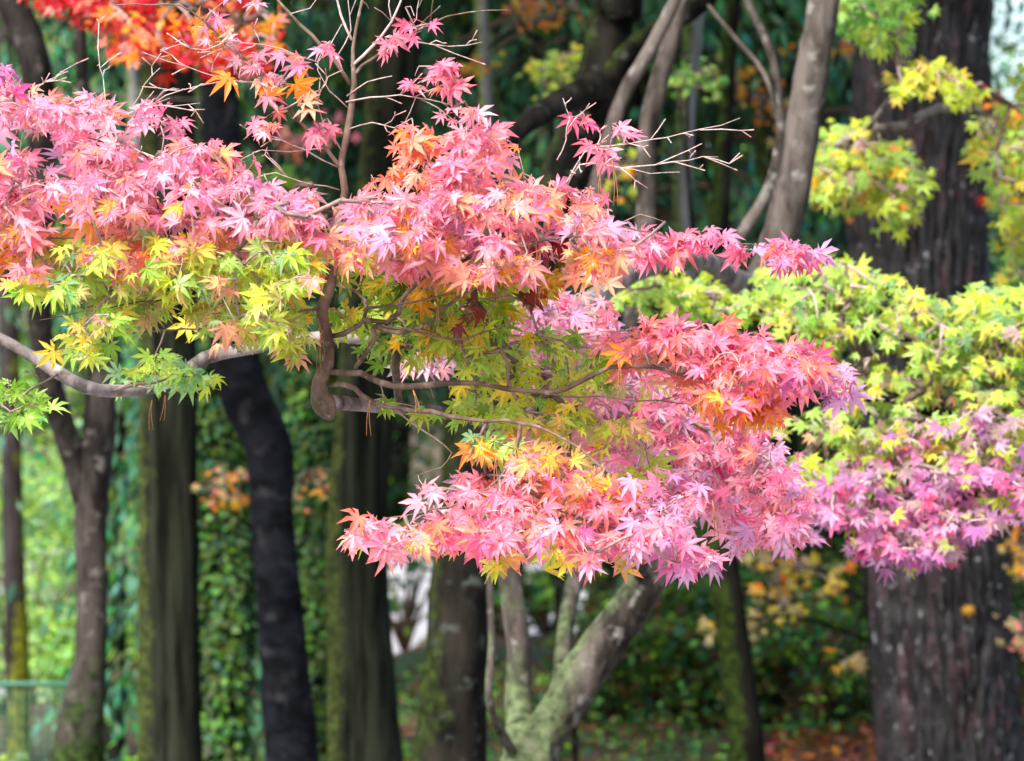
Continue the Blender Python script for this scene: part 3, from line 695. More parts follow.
# leaf litter on the bank (rust coloured)
mb = MB(); n = 5200; px = rng.uniform(770, 1040, n); yy = rng.uniform(14.6, 18, n); xx = (px - 512) * K * yy
pos = np.array([(a, b, ground_z(a, b) + .012) for a, b in zip(xx, yy)])
ln = rng.uniform(.03, .07, n)
put_blades(mb, pos, np.stack((rng.normal(0, 1, n), rng.normal(0, 1, n), rng.normal(0, .15, n)), 1), np.stack((rng.normal(0, .3, n), rng.normal(0, .3, n), np.ones(n)), 1), ln, ln * .35,
           pick({'brown': 3, 'orange': .6, 'coral': .4, 'red': .25}, n)); tag(mb.build('leaf_litter', M_FAR), 'rust-coloured fallen leaves on the ground at the foot of the pine', 'leaf litter', kind='stuff')

# ------------------------------------------------------------------ maples in the middle distance
def side_tree(name, label, trunk_rows, mat, limbs, sprays, group=None, top=None, cat='tree', twig=dict(rmin=.0012, gain=.0011), lo=True, tcol=None, bfol=True):
    path = root_rows(trunk_rows); root = thing(name, label, cat, (path[0][0], path[0][1], path[0][2] + .06), group)
    mb = MB(); tube(mb, spline(path, .06), 20, rough=.14, seed=len(label)); mb.build('trunk', mat, root)
    gr = Grower(); lo_ = []; bm = M_BOUGH if 'across the huge pine' in label else mat
    for l in limbs:
        p = spline(pix(l), .05); b = MB(); tube(b, p, 12, rough=.14, seed=len(label) + 2); b.second(M_TWIG); lo_.append(b); gr.hub(p)
    for s in sprays:
        if s['size'] < .0345: s['size'] *= .9; s['n'] = int(s['n'] * 1.15)
        fb = MB(); lab = s.pop('label', None); spray(fb, gr, lo=lo, **s); fb.build('foliage', M_LEAF, root, lab)
    if top:
        c, rad, n, pal = top; q = path[-1]; k = 60; cb = MB(); c = np.array(c)
        cc = unit(rng.normal(0, 1, (k, 3))) * rng.uniform(.3, 1, (k, 1)) * rad + c; kk = rng.integers(0, k, n)
        t, nn = leaf_dirs(n); c0 = pick(pal, n); put_leaves(cb, cc[kk] + rng.normal(0, .16, (n, 3)), t, nn, rng.uniform(.04, .06, n), c0, c0, True); cb.build('crown', M_LEAF, root)
        cb = MB(); limbs_to(cb, q[:3], cc, q[3] * .6, 2); cb.build('crown_branches', M_TWIG, root)
    gr.mesh(lo_, **twig)
    for b in lo_: b.build('branch', bm, root)
    return root

side_tree('maple_tree', 'yellow-green maple with purple-pink lower leaves, filling the right middle behind the pink one',
    [(1175, 761, 7.6, 110), (1168, 600, 7.6, 95), (1160, 450, 7.6, 90), (1150, 330, 7.6, 75), (1120, 200, 7.6, 50), (1100, 60, 7.6, 36)], M_MAPLE_DARK,
    [[(1152, 340, 7.6, 40), (1040, 320, 7.5, 24), (930, 335, 7.5, 16), (850, 330, 7.5, 13), (770, 326, 7.5, 12), (695, 322, 7.6, 11), (650, 302, 7.7, 10), (600, 300, 7.8, 7)],
     [(1155, 430, 7.6, 44), (1060, 430, 7.4, 24), (960, 420, 7.3, 15), (880, 395, 7.3, 11), (800, 420, 7.3, 6)],
     [(1158, 480, 7.6, 40), (1060, 490, 7.2, 20), (960, 500, 7.1, 12), (860, 510, 7.1, 8), (790, 515, 7.1, 4)]],
    [dict(label='light green leaves', poly=[(606, 290), (640, 275), (700, 285), (760, 305), (775, 275), (830, 262), (860, 270), (850, 330), (770, 322), (700, 318), (650, 298), (615, 305)], n=620, depth=7.6, dr=.25, pal={'lgreen': 3, 'ygreen': 3, 'green': 1}, size=.034),
     dict(label='yellow-green leaves', poly=[(775, 290), (835, 262), (880, 275), (925, 300), (950, 330), (1024, 300), (1060, 300), (1060, 430), (900, 410), (870, 385), (800, 375), (770, 345)], n=1450, gap=.02, depth=7.5, dr=.35, pal={'lgreen': 6, 'ygreen': 2, 'green': 1.5, 'yellow': .5, 'peach': .35, 'mauve': .4, 'pgreen': 1.5}, pal2={'yellow': 1, 'peach': .6, 'lgreen': 1}, p2=.4, size=.034),
     dict(label='light green leaves', poly=[(950, 330), (960, 300), (985, 288), (1060, 292), (1060, 345)], n=300, depth=7.4, dr=.2, pal={'lgreen': 3, 'pgreen': 2, 'ygreen': 2}, size=.036),
     dict(label='yellow-green leaves', poly=[(765, 405), (860, 395), (930, 405), (1050, 420), (1050, 470), (930, 480), (860, 520), (800, 500), (770, 440)], n=1050, gap=.02, depth=7.35, dr=.3, pal={'lgreen': 3, 'ygreen': 2, 'green': 1, 'yellow': .6, 'mauve': .6, 'peach': .5}, pal2={'mauve': 1, 'lgreen': 1}, p2=.3, size=.034),
     dict(label='purple-pink leaves', poly=[(890, 440), (960, 415), (1050, 400), (1050, 500), (1000, 520), (960, 540), (900, 500), (860, 470)], n=560, gap=-.1, depth=7.2, dr=.25, pal={'purple': 1.6, 'mag': 2, 'coral': .4, 'mauve': 2, 'ygreen': 2, 'lav': 1}, size=.034),
     dict(label='purple-pink leaves', poly=[(770, 525), (800, 505), (850, 480), (900, 470), (960, 470), (1050, 480), (1050, 505), (990, 522), (955, 555), (925, 565), (880, 552), (820, 548), (765, 548)], n=1000, gap=.02, depth=7.1, dr=.25, pal={'mag': 3, 'purple': 1.6, 'hot': .6, 'lav': 2, 'mauve': 1.5, 'ygreen': .8}, pal2={'hot': 1, 'purple': 1}, p2=.3, size=.034),
     ], top=((X(1130, 7.6) + .3, 7.9, 3.9), (1.2, 1.1, .75), 2600, {'lgreen': 2, 'ygreen': 2, 'green': 1}))

side_tree('maple_tree', 'green and yellow maple reaching in from the right edge across the huge pine trunk',
    [(1190, 761, 9.6, 80), (1185, 500, 9.6, 70), (1170, 250, 9.6, 56), (1150, 100, 9.6, 40), (1140, -80, 9.6, 24)], M_GREY,
    [[(1155, 170, 9.6, 22), (1060, 125, 9.5, 13), (1000, 116, 9.4, 9), (940, 108, 9.3, 9), (905, 125, 9.2, 9), (862, 131, 9.1, 9), (830, 150, 9.1, 5)],
     [(868, 130, 9.1, 6), (885, 105, 9.0, 5), (905, 82, 8.9, 3)],
     [(1150, 60, 9.6, 20), (1040, -10, 9.3, 10), (960, -15, 9.1, 8), (880, -6, 9, 6), (850, 15, 9, 3)],
     [(1160, 220, 9.6, 18), (1070, 190, 9.5, 10), (1000, 160, 9.4, 5)]],
    [dict(label='green and yellow hanging leaves', poly=[(815, 145), (840, 125), (870, 140), (905, 150), (922, 180), (915, 200), (885, 232), (870, 205), (840, 205), (815, 185)], n=430, depth=9.1, dr=.2, pal={'lgreen': 3, 'ygreen': 3, 'yellow': 1, 'mauve': .9, 'orange': .4}, size=.036),
     dict(label='yellow leaves', poly=[(892, 65), (930, 62), (985, 82), (1000, 92), (950, 100), (900, 90)], n=95, depth=8.9, dr=.15, pal={'yellow': 1.6, 'ygreen': 4, 'orange': .2}, size=.036),
     dict(label='fresh green leaves', poly=[(830, -10), (915, -10), (915, 35), (880, 50), (850, 40), (835, 20)], n=190, depth=9, dr=.2, pal={'lgreen': 3, 'bgreen': 3, 'ygreen': 1}, size=.036),
     dict(label='yellow and orange leaves', poly=[(965, 135), (1000, 100), (1050, 60), (1050, 240), (1000, 220), (985, 175)], n=330, depth=9.3, dr=.3, pal={'yellow': 1.4, 'ygreen': 3.5, 'lgreen': 3, 'orange': .4, 'coral': .2}, size=.036),
     dict(label='red leaves', poly=[(975, 92), (998, 90), (1000, 108), (978, 106)], n=9, depth=9.2, dr=.1, pal={'coral': 1, 'red': 1}, size=.036),
     dict(poly=[(1000, 210), (1050, 200), (1050, 290), (1010, 280)], n=110, depth=9.5, dr=.3, pal={'ygreen': 2, 'lgreen': 2, 'coral': .6, 'yellow': 1}, size=.036)], top=((X(1150, 9.6) + .3, 10, 4.4), (1.3, 1.2, .8), 2400, {'lgreen': 2, 'ygreen': 2, 'green': 1, 'yellow': 1}))

side_tree('maple_tree', 'red and orange maple reaching in over the top left corner',
    [(-170, 761, 9.6, 90), (-165, 400, 9.6, 76), (-140, 150, 9.6, 60), (-110, -40, 9.6, 44), (-70, -160, 9.6, 24)], M_GREY,
    [[(-120, 20, 9.6, 26), (-20, -14, 9.4, 14), (60, -18, 9.3, 10), (140, -8, 9.2, 8), (210, 10, 9.1, 4), (250, 22, 9.1, 2)]],
    [dict(label='scarlet leaves', poly=[(25, -20), (150, -20), (150, 20), (125, 28), (100, 22), (75, 14), (40, 8)], n=250, depth=9.3, dr=.25, pal={'red': 4, 'coral': 1}, size=.036),
     dict(label='orange leaves', poly=[(90, 10), (160, -20), (270, -20), (280, 50), (230, 55), (170, 60), (120, 55), (95, 30)], n=300, depth=9.2, dr=.25, pal={'orange': 2.5, 'amber': .6, 'red': 3, 'coral': 1, 'ygreen': .2}, size=.036),
     dict(label='scarlet leaves', poly=[(130, 35), (250, 40), (262, 60), (235, 78), (200, 70), (165, 58)], n=110, depth=9.1, dr=.2, pal={'red': 4, 'coral': .6}, size=.036)], top=((X(-110, 9.6) - .3, 9.9, 4.4), (1.4, 1.2, .9), 2600, {'red': 3, 'orange': 1, 'coral': 1}))

def twiggy(label, rows_list, sprays, cat='sapling', name='sapling', mat=None, group='thin saplings with sparse autumn leaves'):
    side_tree(name, label, rows_list[0], mat or M_MAPLE_DARK, rows_list[1:], sprays, group, cat=cat, twig=dict(rmin=.0016, gain=.0011, thin=(.25, .2, .18)))
OR = {'orange': 2, 'amber': 1, 'coral': .8, 'tan': 1}
twiggy('sapling with orange leaves in front of the blue-black trunk', [[(292, 761, 14.2, 6), (276, 600, 14.2, 5), (262, 500, 14.1, 4)], [(266, 540, 14.2, 4), (215, 500, 14, 3), (190, 488, 14, 2)], [(250, 510, 14.1, 4), (300, 480, 14, 3), (340, 470, 14, 2)]],
       [dict(poly=[(186, 482), (215, 476), (255, 470), (262, 490), (235, 500), (200, 500)], n=48, depth=14, dr=.3, pal=OR, size=.032), dict(poly=[(296, 470), (340, 468), (345, 488), (300, 500), (290, 540), (280, 520)], n=26, depth=14, dr=.3, pal=OR, size=.032)])
twiggy('sapling with orange leaves right of the leaning grey limb, top right', [[(736, 761, 15.5, 7), (716, 400, 15.5, 6), (715, 200, 15.4, 6), (730, 60, 15.4, 4)], [(715, 200, 15.4, 4), (690, 120, 15.2, 3), (680, 60, 15.2, 2)], [(722, 130, 15.4, 3), (770, 80, 15.2, 2), (850, 60, 15.2, 2)]],
       [dict(poly=[(700, 50), (735, 60), (800, 100), (798, 150), (770, 130), (720, 95)], n=60, depth=15.2, dr=.3, pal=OR, size=.036), dict(poly=[(780, 40), (850, 45), (850, 80), (800, 70)], n=30, depth=15.2, dr=.3, pal=OR, size=.036), dict(poly=[(795, 180), (825, 190), (820, 215), (800, 212)], n=10, depth=15.2, dr=.3, pal=OR, size=.036)])
twiggy('sapling with orange and yellow leaves behind the top of the mossy leaning maple', [[(560, 761, 14.8, 8), (556, 400, 14.8, 7), (560, 150, 14.8, 5), (570, 10, 14.8, 3)], [(560, 120, 14.8, 4), (590, 20, 14.6, 3), (620, -10, 14.6, 2)], [(560, 100, 14.8, 3), (520, 20, 14.6, 2)]],
       [dict(poly=[(498, -5), (580, -5), (580, 40), (555, 35), (510, 28)], n=60, depth=14.7, dr=.3, pal=OR, size=.036), dict(poly=[(462, 55), (490, 50), (500, 75), (470, 80)], n=18, depth=14.6, dr=.2, pal={'yellow': 2, 'orange': 1}, size=.036)])
twiggy('sapling with bright lime leaves left of the mossy fork', [[(575, 761, 12.6, 8), (556, 400, 12.6, 6), (552, 150, 12.5, 5), (560, 50, 12.5, 3)], [(552, 150, 12.5, 4), (545, 85, 12.4, 2)]],
       [dict(poly=[(535, 75), (552, 52), (590, 45), (585, 75), (560, 95), (540, 90)], n=95, depth=12.4, dr=.2, pal={'ygreen': 3, 'lgreen': 2, 'yellow': 1}, size=.032)])
twiggy('sapling with bright lime leaves right of the mossy fork', [[(742, 761, 12.8, 7), (715, 400, 12.8, 5), (690, 200, 12.1, 5), (688, 60, 12.1, 3)], [(690, 200, 12.2, 4), (680, 110, 12, 2)], [(690, 300, 12.2, 3), (650, 200, 12, 2), (625, 130, 12, 2)]],
       [dict(poly=[(668, 70), (700, 60), (720, 72), (705, 95), (675, 92)], n=60, depth=12, dr=.2, pal={'lgreen': 3, 'bgreen': 2}, size=.032), dict(poly=[(585, 155), (630, 120), (640, 170), (600, 200)], n=26, depth=12, dr=.2, pal={'ygreen': 2, 'yellow': 2, 'orange': 1}, size=.04)])
twiggy('sapling with a row of yellow leaves on a thin bough above the dark bank', [[(880, 761, 13.6, 9), (872, 680, 13.6, 8), (868, 600, 13.6, 6), (850, 500, 13.6, 5)], [(868, 640, 13.6, 5), (810, 620, 13.4, 4), (760, 618, 13.3, 3), (700, 632, 13.3, 2)], [(868, 600, 13.6, 4), (800, 570, 13.4, 3), (760, 560, 13.3, 2)], [(866, 590, 13.6, 4), (850, 650, 13.4, 2), (835, 665, 13.4, 2)]],
       [dict(poly=[(695, 628), (740, 605), (780, 600), (800, 608), (775, 622), (705, 638)], n=42, depth=13.3, dr=.2, pal={'tan': 2, 'amber': .6, 'yellow': 1}, size=.042), dict(poly=[(740, 545), (800, 555), (850, 560), (850, 590), (790, 600), (765, 585)], n=55, depth=13.3, dr=.3, pal={'tan': 2, 'amber': 1, 'orange': 1, 'yellow': 1}, size=.042), dict(poly=[(820, 640), (850, 640), (852, 665), (825, 662)], n=9, depth=13.4, dr=.2, pal={'tan': 1, 'amber': 1}, size=.042)])
twiggy('sapling with orange leaves at the right edge below the purple leaves', [[(1045, 761, 12.4, 9), (1040, 650, 12.4, 7), (1035, 560, 12.4, 5)], [(1040, 640, 12.4, 4), (1015, 600, 12.3, 2), (1012, 555, 12.3, 2)]],
       [dict(poly=[(1003, 535), (1040, 530), (1040, 580), (1008, 570)], n=40, depth=12.3, dr=.2, pal=OR, size=.032), dict(poly=[(1010, 620), (1040, 610), (1040, 680), (1015, 660)], n=22, depth=12.3, dr=.2, pal={'coral': 1, 'tan': 2}, size=.032)])
twiggy('twiggy grey sapling with a few pink leaves before the dark hollow, upper left', [[(366, 761, 13.9, 6), (360, 450, 13.9, 6), (300, 230, 13.9, 5), (246, 120, 13.9, 3)], [(258, 200, 13.9, 4), (230, 150, 13.8, 2), (205, 100, 13.8, 2)], [(258, 170, 13.9, 4), (300, 125, 13.8, 2), (330, 100, 13.8, 2)]],
       [dict(poly=[(195, 95), (225, 95), (240, 115), (205, 115)], n=7, depth=13.8, dr=.1, pal={'coral': 1, 'peach': 2}, size=.048), dict(poly=[(260, 90), (300, 95), (345, 120), (330, 160), (300, 150), (275, 130)], n=26, depth=13.8, dr=.2, pal={'coral': 2, 'peach': 2, 'pink': 1}, size=.048), dict(poly=[(60, 70), (80, 75), (78, 90), (62, 88)], n=3, depth=13.8, dr=.1, pal={'peach': 2}, size=.048),
        dict(label='green leaves', poly=[(235, 168), (300, 165), (330, 190), (260, 200)], n=50, depth=13.9, dr=.15, pal={'bgreen': 2, 'green': 2}, size=.048)], mat=M_BLACK)

# ------------------------------------------------------------------ the pink maple in focus
def main_maple():
    tr = root_rows([(530, 761, 8.4, 60), (533, 735, 8.4, 56)])
    root = thing('maple_tree', 'grey forked maple whose near boughs carry the sharp pink, orange and green leaves', 'tree', (tr[0][0], tr[0][1], tr[0][2] + .06))
    H = {}; twig_m = pig_mat('near_twig_bark', .7, 160, .35)
    def limb(name, rows, mat=M_MAPLE, sides=16, rough=.13, hub=True, step=.03, lab=None):
        p = spline(pix(rows), step); mb = MB(); tube(mb, p, sides, rough=rough, seed=len(rows) * 1.7); mb.second(twig_m)
        if hub: H[len(H)] = (p, mb, name, mat)
        else: mb.build(name, mat, root, lab)
        return p
    mb = MB(); tube(mb, spline(tr, .04), 28, rough=.14); mb.build('trunk', M_MAPLE, root)
    # big right limb up to the top edge
    limb('limb', [(530, 750, 8.4, 40), (560, 712, 8.4, 44), (595, 655, 8.4, 44), (640, 592, 8.4, 40), (680, 520, 8.4, 38), (712, 420, 8.5, 40), (742, 330, 8.6, 40), (768, 270, 8.6, 38), (790, 200, 8.6, 36), (801, 140, 8.6, 35), (812, 70, 8.6, 34), (824, 5, 8.6, 32), (836, -90, 8.6, 26), (830, -200, 8.6, 14)], sides=24, hub=False)
    limb('limb', [(526, 745, 8.4, 34), (518, 700, 8.5, 28), (519, 650, 8.5, 25), (511, 590, 8.5, 24), (506, 530, 8.5, 22), (520, 440, 8.6, 20), (560, 300, 8.8, 17), (592, 200, 8.9, 16), (620, 105, 9.0, 15), (655, 40, 9.0, 14), (690, -30, 9.0, 10)], sides=18, hub=False)
    limb('limb', [(560, 715, 8.45, 22), (563, 650, 8.6, 17), (570, 600, 8.7, 17), (584, 550, 8.8, 16), (605, 450, 8.9, 15), (635, 300, 9.1, 18), (645, 220, 9.2, 20), (648, 130, 9.2, 20), (668, 50, 9.2, 18), (690, -30, 9.2, 14)], sides=18, hub=False)
    limb('limb', [(525, 775, 8.4, 12), (503, 735, 8.3, 10), (489, 700, 8.2, 8), (492, 640, 8.2, 8), (490, 590, 8.2, 7), (492, 540, 8.2, 6), (500, 470, 8.2, 4)], sides=8, hub=False)
    limb('limb', [(735, 350, 8.6, 16), (716, 290, 8.8, 13), (735, 245, 8.9, 13), (768, 190, 8.9, 12), (781, 130, 8.9, 9), (778, 90, 8.9, 8), (768, 45, 8.9, 9), (745, -5, 8.9, 7), (730, -60, 8.9, 5)], sides=12, hub=False)
    limb('limb', [(780, 130, 8.9, 5), (765, 75, 9.0, 5), (735, 38, 9, 5), (708, 5, 9, 4)], sides=8, hub=False)
    # bough that comes forward and to the left
    limb('bough', mat=M_BOUGH, rows=[(757, 300, 8.55, 34), (700, 262, 8.0, 22), (645, 268, 7.4, 21), (608, 288, 6.9, 20), (578, 312, 6.5, 18), (530, 335, 6.2, 15), (480, 355, 6.0, 13), (430, 352, 5.85, 12), (385, 342, 5.75, 13), (330, 336, 5.7, 12), (290, 342, 5.7, 12), (240, 350, 5.7, 13), (205, 358, 5.7, 15), (180, 378, 5.65, 15), (145, 389, 5.6, 13), (112, 391, 5.55, 13), (85, 387, 5.5, 14), (55, 370, 5.5, 14), (25, 352, 5.5, 12), (0, 338, 5.5, 11), (-40, 318, 5.5, 9), (-90, 300, 5.5, 6)], sides=18, rough=.2)
    limb('bough', mat=M_BOUGH, rows=[(600, 440, 6.0, 9), (560, 436, 5.7, 10), (500, 425, 5.5, 12), (440, 412, 5.35, 12), (390, 408, 5.2, 12), (352, 404, 5.08, 14), (330, 402, 5.0, 17)], sides=14)
    limb('bough', [(640, 575, 8.4, 14), (648, 500, 7.3, 12), (630, 455, 6.5, 11), (600, 440, 6.0, 9)], sides=12)
    cb = MB(); cc = crown(cb, np.array((X(720, 8.8), 9.0, 4.5)), np.array((2.1, 1.0, .9)), 10, {'ygreen': 1}, clumps=70); cb = MB()  # unseen foliage added above the view to shade the trunks behind
    n = 1500; k = rng.integers(0, 70, n); pos = cc[k] + rng.normal(0, .2, (n, 3)); t, nn = leaf_dirs(n)
    c0 = pick({'ygreen': 2, 'lgreen': 2, 'green': 2, 'coral': 1}, n); put_leaves(cb, pos, t, nn, rng.uniform(.04, .06, n), c0, c0, True); cb.build('crown', M_LEAF, root)
    cb = MB(); limbs_to(cb, P(836, -90, 8.6), cc[cc[:, 0] > X(720, 8.8)], .03); limbs_to(cb, P(690, -30, 9.05), cc[cc[:, 0] <= X(720, 8.8)], .03); cb.build('crown_branches', M_TWIG, root)
    D = 5.0; dark = bark_mat('near_maple_bark', (.085, .06, .045), (.20, .145, .11), scale=40, stretch=.5, spots=(.28, .23, .2), bump=.8, dist=.002)
    # knob and the upright stem
    limb('stem', [(330, 417, 5.01, 9), (327, 411, D, 20), (324, 403, D, 23), (320, 394, D, 18), (320, 380, D, 14), (328, 362, D, 13), (327, 335, D, 12), (322, 312, D, 12), (330, 285, D, 12), (333, 255, D, 12), (338, 225, D, 9), (345, 190, D, 8), (341, 165, D, 7), (346, 140, D, 7), (351, 110, D, 6.5), (354, 82, D, 6), (353, 50, D, 4), (360, 10, D, 3), (372, -40, D, 2)], mat=dark, sides=14, step=.012, rough=.12)
    SHOW = [H[max(H)][0]]
    br = [
      [(328, 372, D, 6), (360, 374, 4.98, 6.5), (380, 382, 4.97, 7), (410, 386, 4.96, 6.5), (445, 383, 4.95, 6), (480, 383, 4.95, 5.5), (510, 390, 4.94, 5), (548, 392, 4.94, 5), (580, 383, 4.92, 5), (610, 368, 4.9, 4.5), (650, 366, 4.9, 4), (700, 378, 4.9, 3), (760, 380, 4.9, 2.5), (820, 378, 4.9, 1.8), (850, 382, 4.9, 1.2)],
      [(548, 393, 4.94, 2.5), (580, 396, 4.92, 2.2), (625, 399, 4.92, 1.5), (690, 404, 4.95, 1)],
      [(330, 386, D, 5), (346, 384, 4.97, 6), (362, 396, 4.95, 5.5), (385, 406, 4.93, 5), (430, 412, 4.9, 5), (470, 420, 4.88, 4.5), (520, 422, 4.87, 4), (550, 432, 4.85, 3), (580, 450, 4.84, 2.5), (620, 480, 4.83, 2), (680, 520, 4.82, 1.5)],
      [(520, 424, 4.87, 3.5), (516, 448, 4.85, 4), (500, 480, 4.83, 3), (450, 505, 4.82, 2), (390, 518, 4.82, 1.4), (345, 530, 4.82, 1)],
      [(505, 478, 4.83, 2.5), (560, 510, 4.82, 2), (620, 530, 4.82, 1.5), (690, 555, 4.82, 1)],
      [(388, 407, 4.93, 2.5), (410, 421, 4.9, 2), (436, 438, 4.88, 2), (452, 452, 4.88, 1.6), (440, 468, 4.88, 1.3), (418, 475, 4.88, 1)],
      [(333, 336, D, 5), (352, 330, 4.98, 5), (364, 318, 4.96, 5), (372, 322, 4.94, 5), (388, 322, 4.93, 5.5), (398, 312, 4.92, 5.5), (402, 300, 4.9, 5), (415, 285, 4.9, 5), (430, 272, 4.9, 4.5), (452, 262, 4.9, 4), (500, 250, 4.9, 3), (560, 238, 4.9, 2.4), (640, 240, 4.9, 2), (720, 242, 4.9, 1.6), (800, 250, 4.9, 1.1)],
      [(364, 318, 4.96, 4), (366, 300, 4.95, 4), (352, 290, 4.97, 3), (336, 282, D, 3)],
      [(374, 326, 4.94, 4), (400, 333, 4.91, 4), (430, 322, 4.9, 3.5), (455, 300, 4.88, 3), (480, 285, 4.88, 2), (520, 275, 4.88, 1.4)],
      [(376, 325, 4.94, 3), (410, 330, 4.9, 3), (450, 338, 4.88, 2.6), (480, 335, 4.88, 1.8), (510, 322, 4.88, 1.2)],
      [(368, 308, 4.94, 3), (400, 305, 4.9, 2.4), (430, 298, 4.88, 2), (470, 290, 4.86, 1.5)],
      [(372, 328, 4.95, 5), (374, 340, 4.95, 5), (362, 358, 4.97, 5), (354, 374, 5.0, 4)],
      [(326, 308, D, 4), (300, 311, 4.98, 3), (270, 308, 4.96, 2.5), (220, 300, 4.94, 2), (160, 300, 4.92, 1.6), (90, 310, 4.9, 1.2), (40, 320, 4.9, .9)],
      [(338, 235, D, 5), (300, 228, 4.95, 4.5), (240, 222, 4.92, 4), (180, 215, 4.9, 3.5), (120, 195, 4.9, 3), (60, 175, 4.9, 2.4), (0, 160, 4.9, 2), (-40, 150, 4.9, 1.5)],
      [(240, 222, 4.92, 3), (190, 180, 4.9, 2.2), (140, 150, 4.9, 1.8), (90, 125, 4.9, 1.2), (40, 110, 4.9, 1)],
      [(180, 215, 4.9, 2.5), (110, 235, 4.85, 2), (50, 240, 4.83, 1.6), (0, 250, 4.82, 1.2)],
      [(338, 225, D, 5), (380, 222, 4.95, 4.5), (430, 215, 4.92, 4), (490, 210, 4.9, 3.4), (550, 215, 4.88, 2.8), (620, 225, 4.88, 2), (670, 238, 4.88, 1.4)],
      [(400, 218, 4.93, 3), (440, 180, 4.92, 2.4), (490, 175, 4.9, 2), (560, 195, 4.9, 1.4)],
      # upper bare work
      [(344, 172, D, 5), (325, 148, 4.99, 4), (300, 122, 4.97, 4), (277, 93, 4.95, 4), (252, 66, 4.93, 3.4), (225, 42, 4.92, 2.8), (205, 22, 4.91, 2.4), (180, 6, 4.9, 2), (150, 4, 4.9, 1.6), (115, 5, 4.9, 1.2)],
      [(350, 84, D, 5), (335, 62, 4.99, 4), (312, 35, 4.98, 4), (290, 14, 4.97, 3), (270, -10, 4.97, 2.5)],
      [(353, 76, D, 4), (376, 56, 5, 3.5), (400, 40, 5, 3), (430, 24, 4.98, 2), (468, 12, 4.97, 1.4), (508, 10, 4.97, 1)],
      [(352, 66, D, 3.6), (372, 45, 4.99, 3), (392, 22, 4.98, 2.4), (405, -10, 4.98, 2)],
      [(352, 40, D, 3), (340, 15, 5, 2.4), (330, -15, 5, 2)],
      [(346, 102, D, 2.2), (370, 98, 4.98, 2), (400, 96, 4.97, 1.6), (430, 98, 4.96, 1.3), (455, 106, 4.95, 1)],
      [(347, 96, D, 2), (368, 82, 4.98, 1.6), (392, 76, 4.97, 1.2)],
      [(300, 85, 4.98, 1.2), (260, 82, 4.96, 1.8), (225, 80, 4.94, 1.6), (205, 72, 4.93, 1.3), (170, 62, 4.92, 1.2), (142, 52, 4.9, 1)],
      [(262, 84, 4.95, 1.6), (225, 80, 4.93, 1.3), (195, 88, 4.92, 1.1), (165, 90, 4.92, .9)],
      [(376, 56, 5, 2), (410, 42, 4.99, 1.8), (450, 46, 4.98, 1.4), (482, 42, 4.98, 1)],
      [(318, 62, 4.98, 1.5), (280, 50, 4.97, 1.6), (240, 42, 4.95, 1.3), (200, 58, 4.93, 1)],
      [(340, 168, D, 2), (305, 150, 4.98, 2), (280, 140, 4.96, 1.5), (255, 128, 4.95, 1)],
      [(344, 155, D, 2), (322, 120, 4.97, 1.6), (318, 95, 4.96, 1.2), (325, 85, 4.96, 1)],
      [(340, 190, D, 2), (300, 182, 4.96, 1.8), (275, 172, 4.94, 1.4), (255, 178, 4.93, 1)],
      [(346, 130, D, 2), (372, 122, 4.98, 1.6), (395, 128, 4.97, 1.2), (412, 118, 4.96, .9)],
      [(350, 110, D, 2), (330, 90, 4.98, 1.6), (318, 70, 4.97, 1.2), (322, 52, 4.97, .9)],
      [(335, 60, 4.99, 2), (350, 30, 4.98, 1.6), (348, 0, 4.97, 1.2)],
      [(400, 40, 5, 1.8), (415, 20, 4.99, 1.4), (420, -5, 4.98, 1)],
      [(325, 148, 4.99, 2), (290, 152, 4.97, 1.6), (262, 150, 4.95, 1.2), (240, 160, 4.94, .8)],
      [(300, 122, 4.97, 2), (312, 105, 4.96, 1.5), (305, 85, 4.96, 1)],
      [(225, 42, 4.92, 1.8), (205, 50, 4.9, 1.4), (180, 45, 4.9, 1), (160, 52, 4.9, .8)],
      [(290, 14, 4.97, 1.6), (310, 8, 4.96, 1.2), (318, -6, 4.96, .9)],
      # right bare twigs
      [(560, 222, 4.88, 2.2), (570, 175, 4.88, 2), (590, 163, 4.86, 2), (620, 168, 4.85, 1.8), (655, 165, 4.84, 1.6), (690, 158, 4.83, 1.2), (718, 157, 4.83, .8)],
      [(560, 196, 4.88, 2), (585, 152, 4.87, 1.8), (610, 146, 4.86, 1.6), (650, 140, 4.85, 1.3), (700, 130, 4.84, 1), (740, 118, 4.84, .7)],
      [(557, 160, 4.88, 1.8), (566, 140, 4.88, 1.5), (568, 118, 4.88, 1.2), (563, 98, 4.88, .9)],
      [(620, 168, 4.85, 1.2), (650, 172, 4.84, .9), (680, 172, 4.83, .7)],
      [(610, 232, 4.88, 1.6), (640, 215, 4.87, 1.2), (665, 222, 4.86, .8)],
      # far left bare shoots
      [(20, 150, 4.9, 1.8), (28, 105, 4.9, 1.8), (45, 82, 4.9, 1.4), (68, 71, 4.9, 1)],
      [(28, 100, 4.9, 1.2), (42, 92, 4.9, 1.2), (55, 105, 4.9, .9)],
      [(100, 140, 4.9, 1.6), (120, 118, 4.9, 1.4), (145, 106, 4.9, 1.2), (175, 105, 4.9, 1), (200, 103, 4.9, .8)],
      [(120, 120, 4.9, 1.2), (140, 108, 4.9, 1), (170, 98, 4.9, .8)],
      [(105, 120, 4.9, 1.6), (105, 90, 4.9, 1.5), (100, 68, 4.9, 1.2), (97, 66, 4.9, .9)],
      [(130, 110, 4.9, 1.2), (145, 85, 4.9, 1.2), (160, 68, 4.9, .9)],
      # lower left green sprays
      [(112, 391, 5.55, 3.5), (150, 382, 5.4, 3), (190, 378, 5.35, 2), (220, 390, 5.3, 1)],
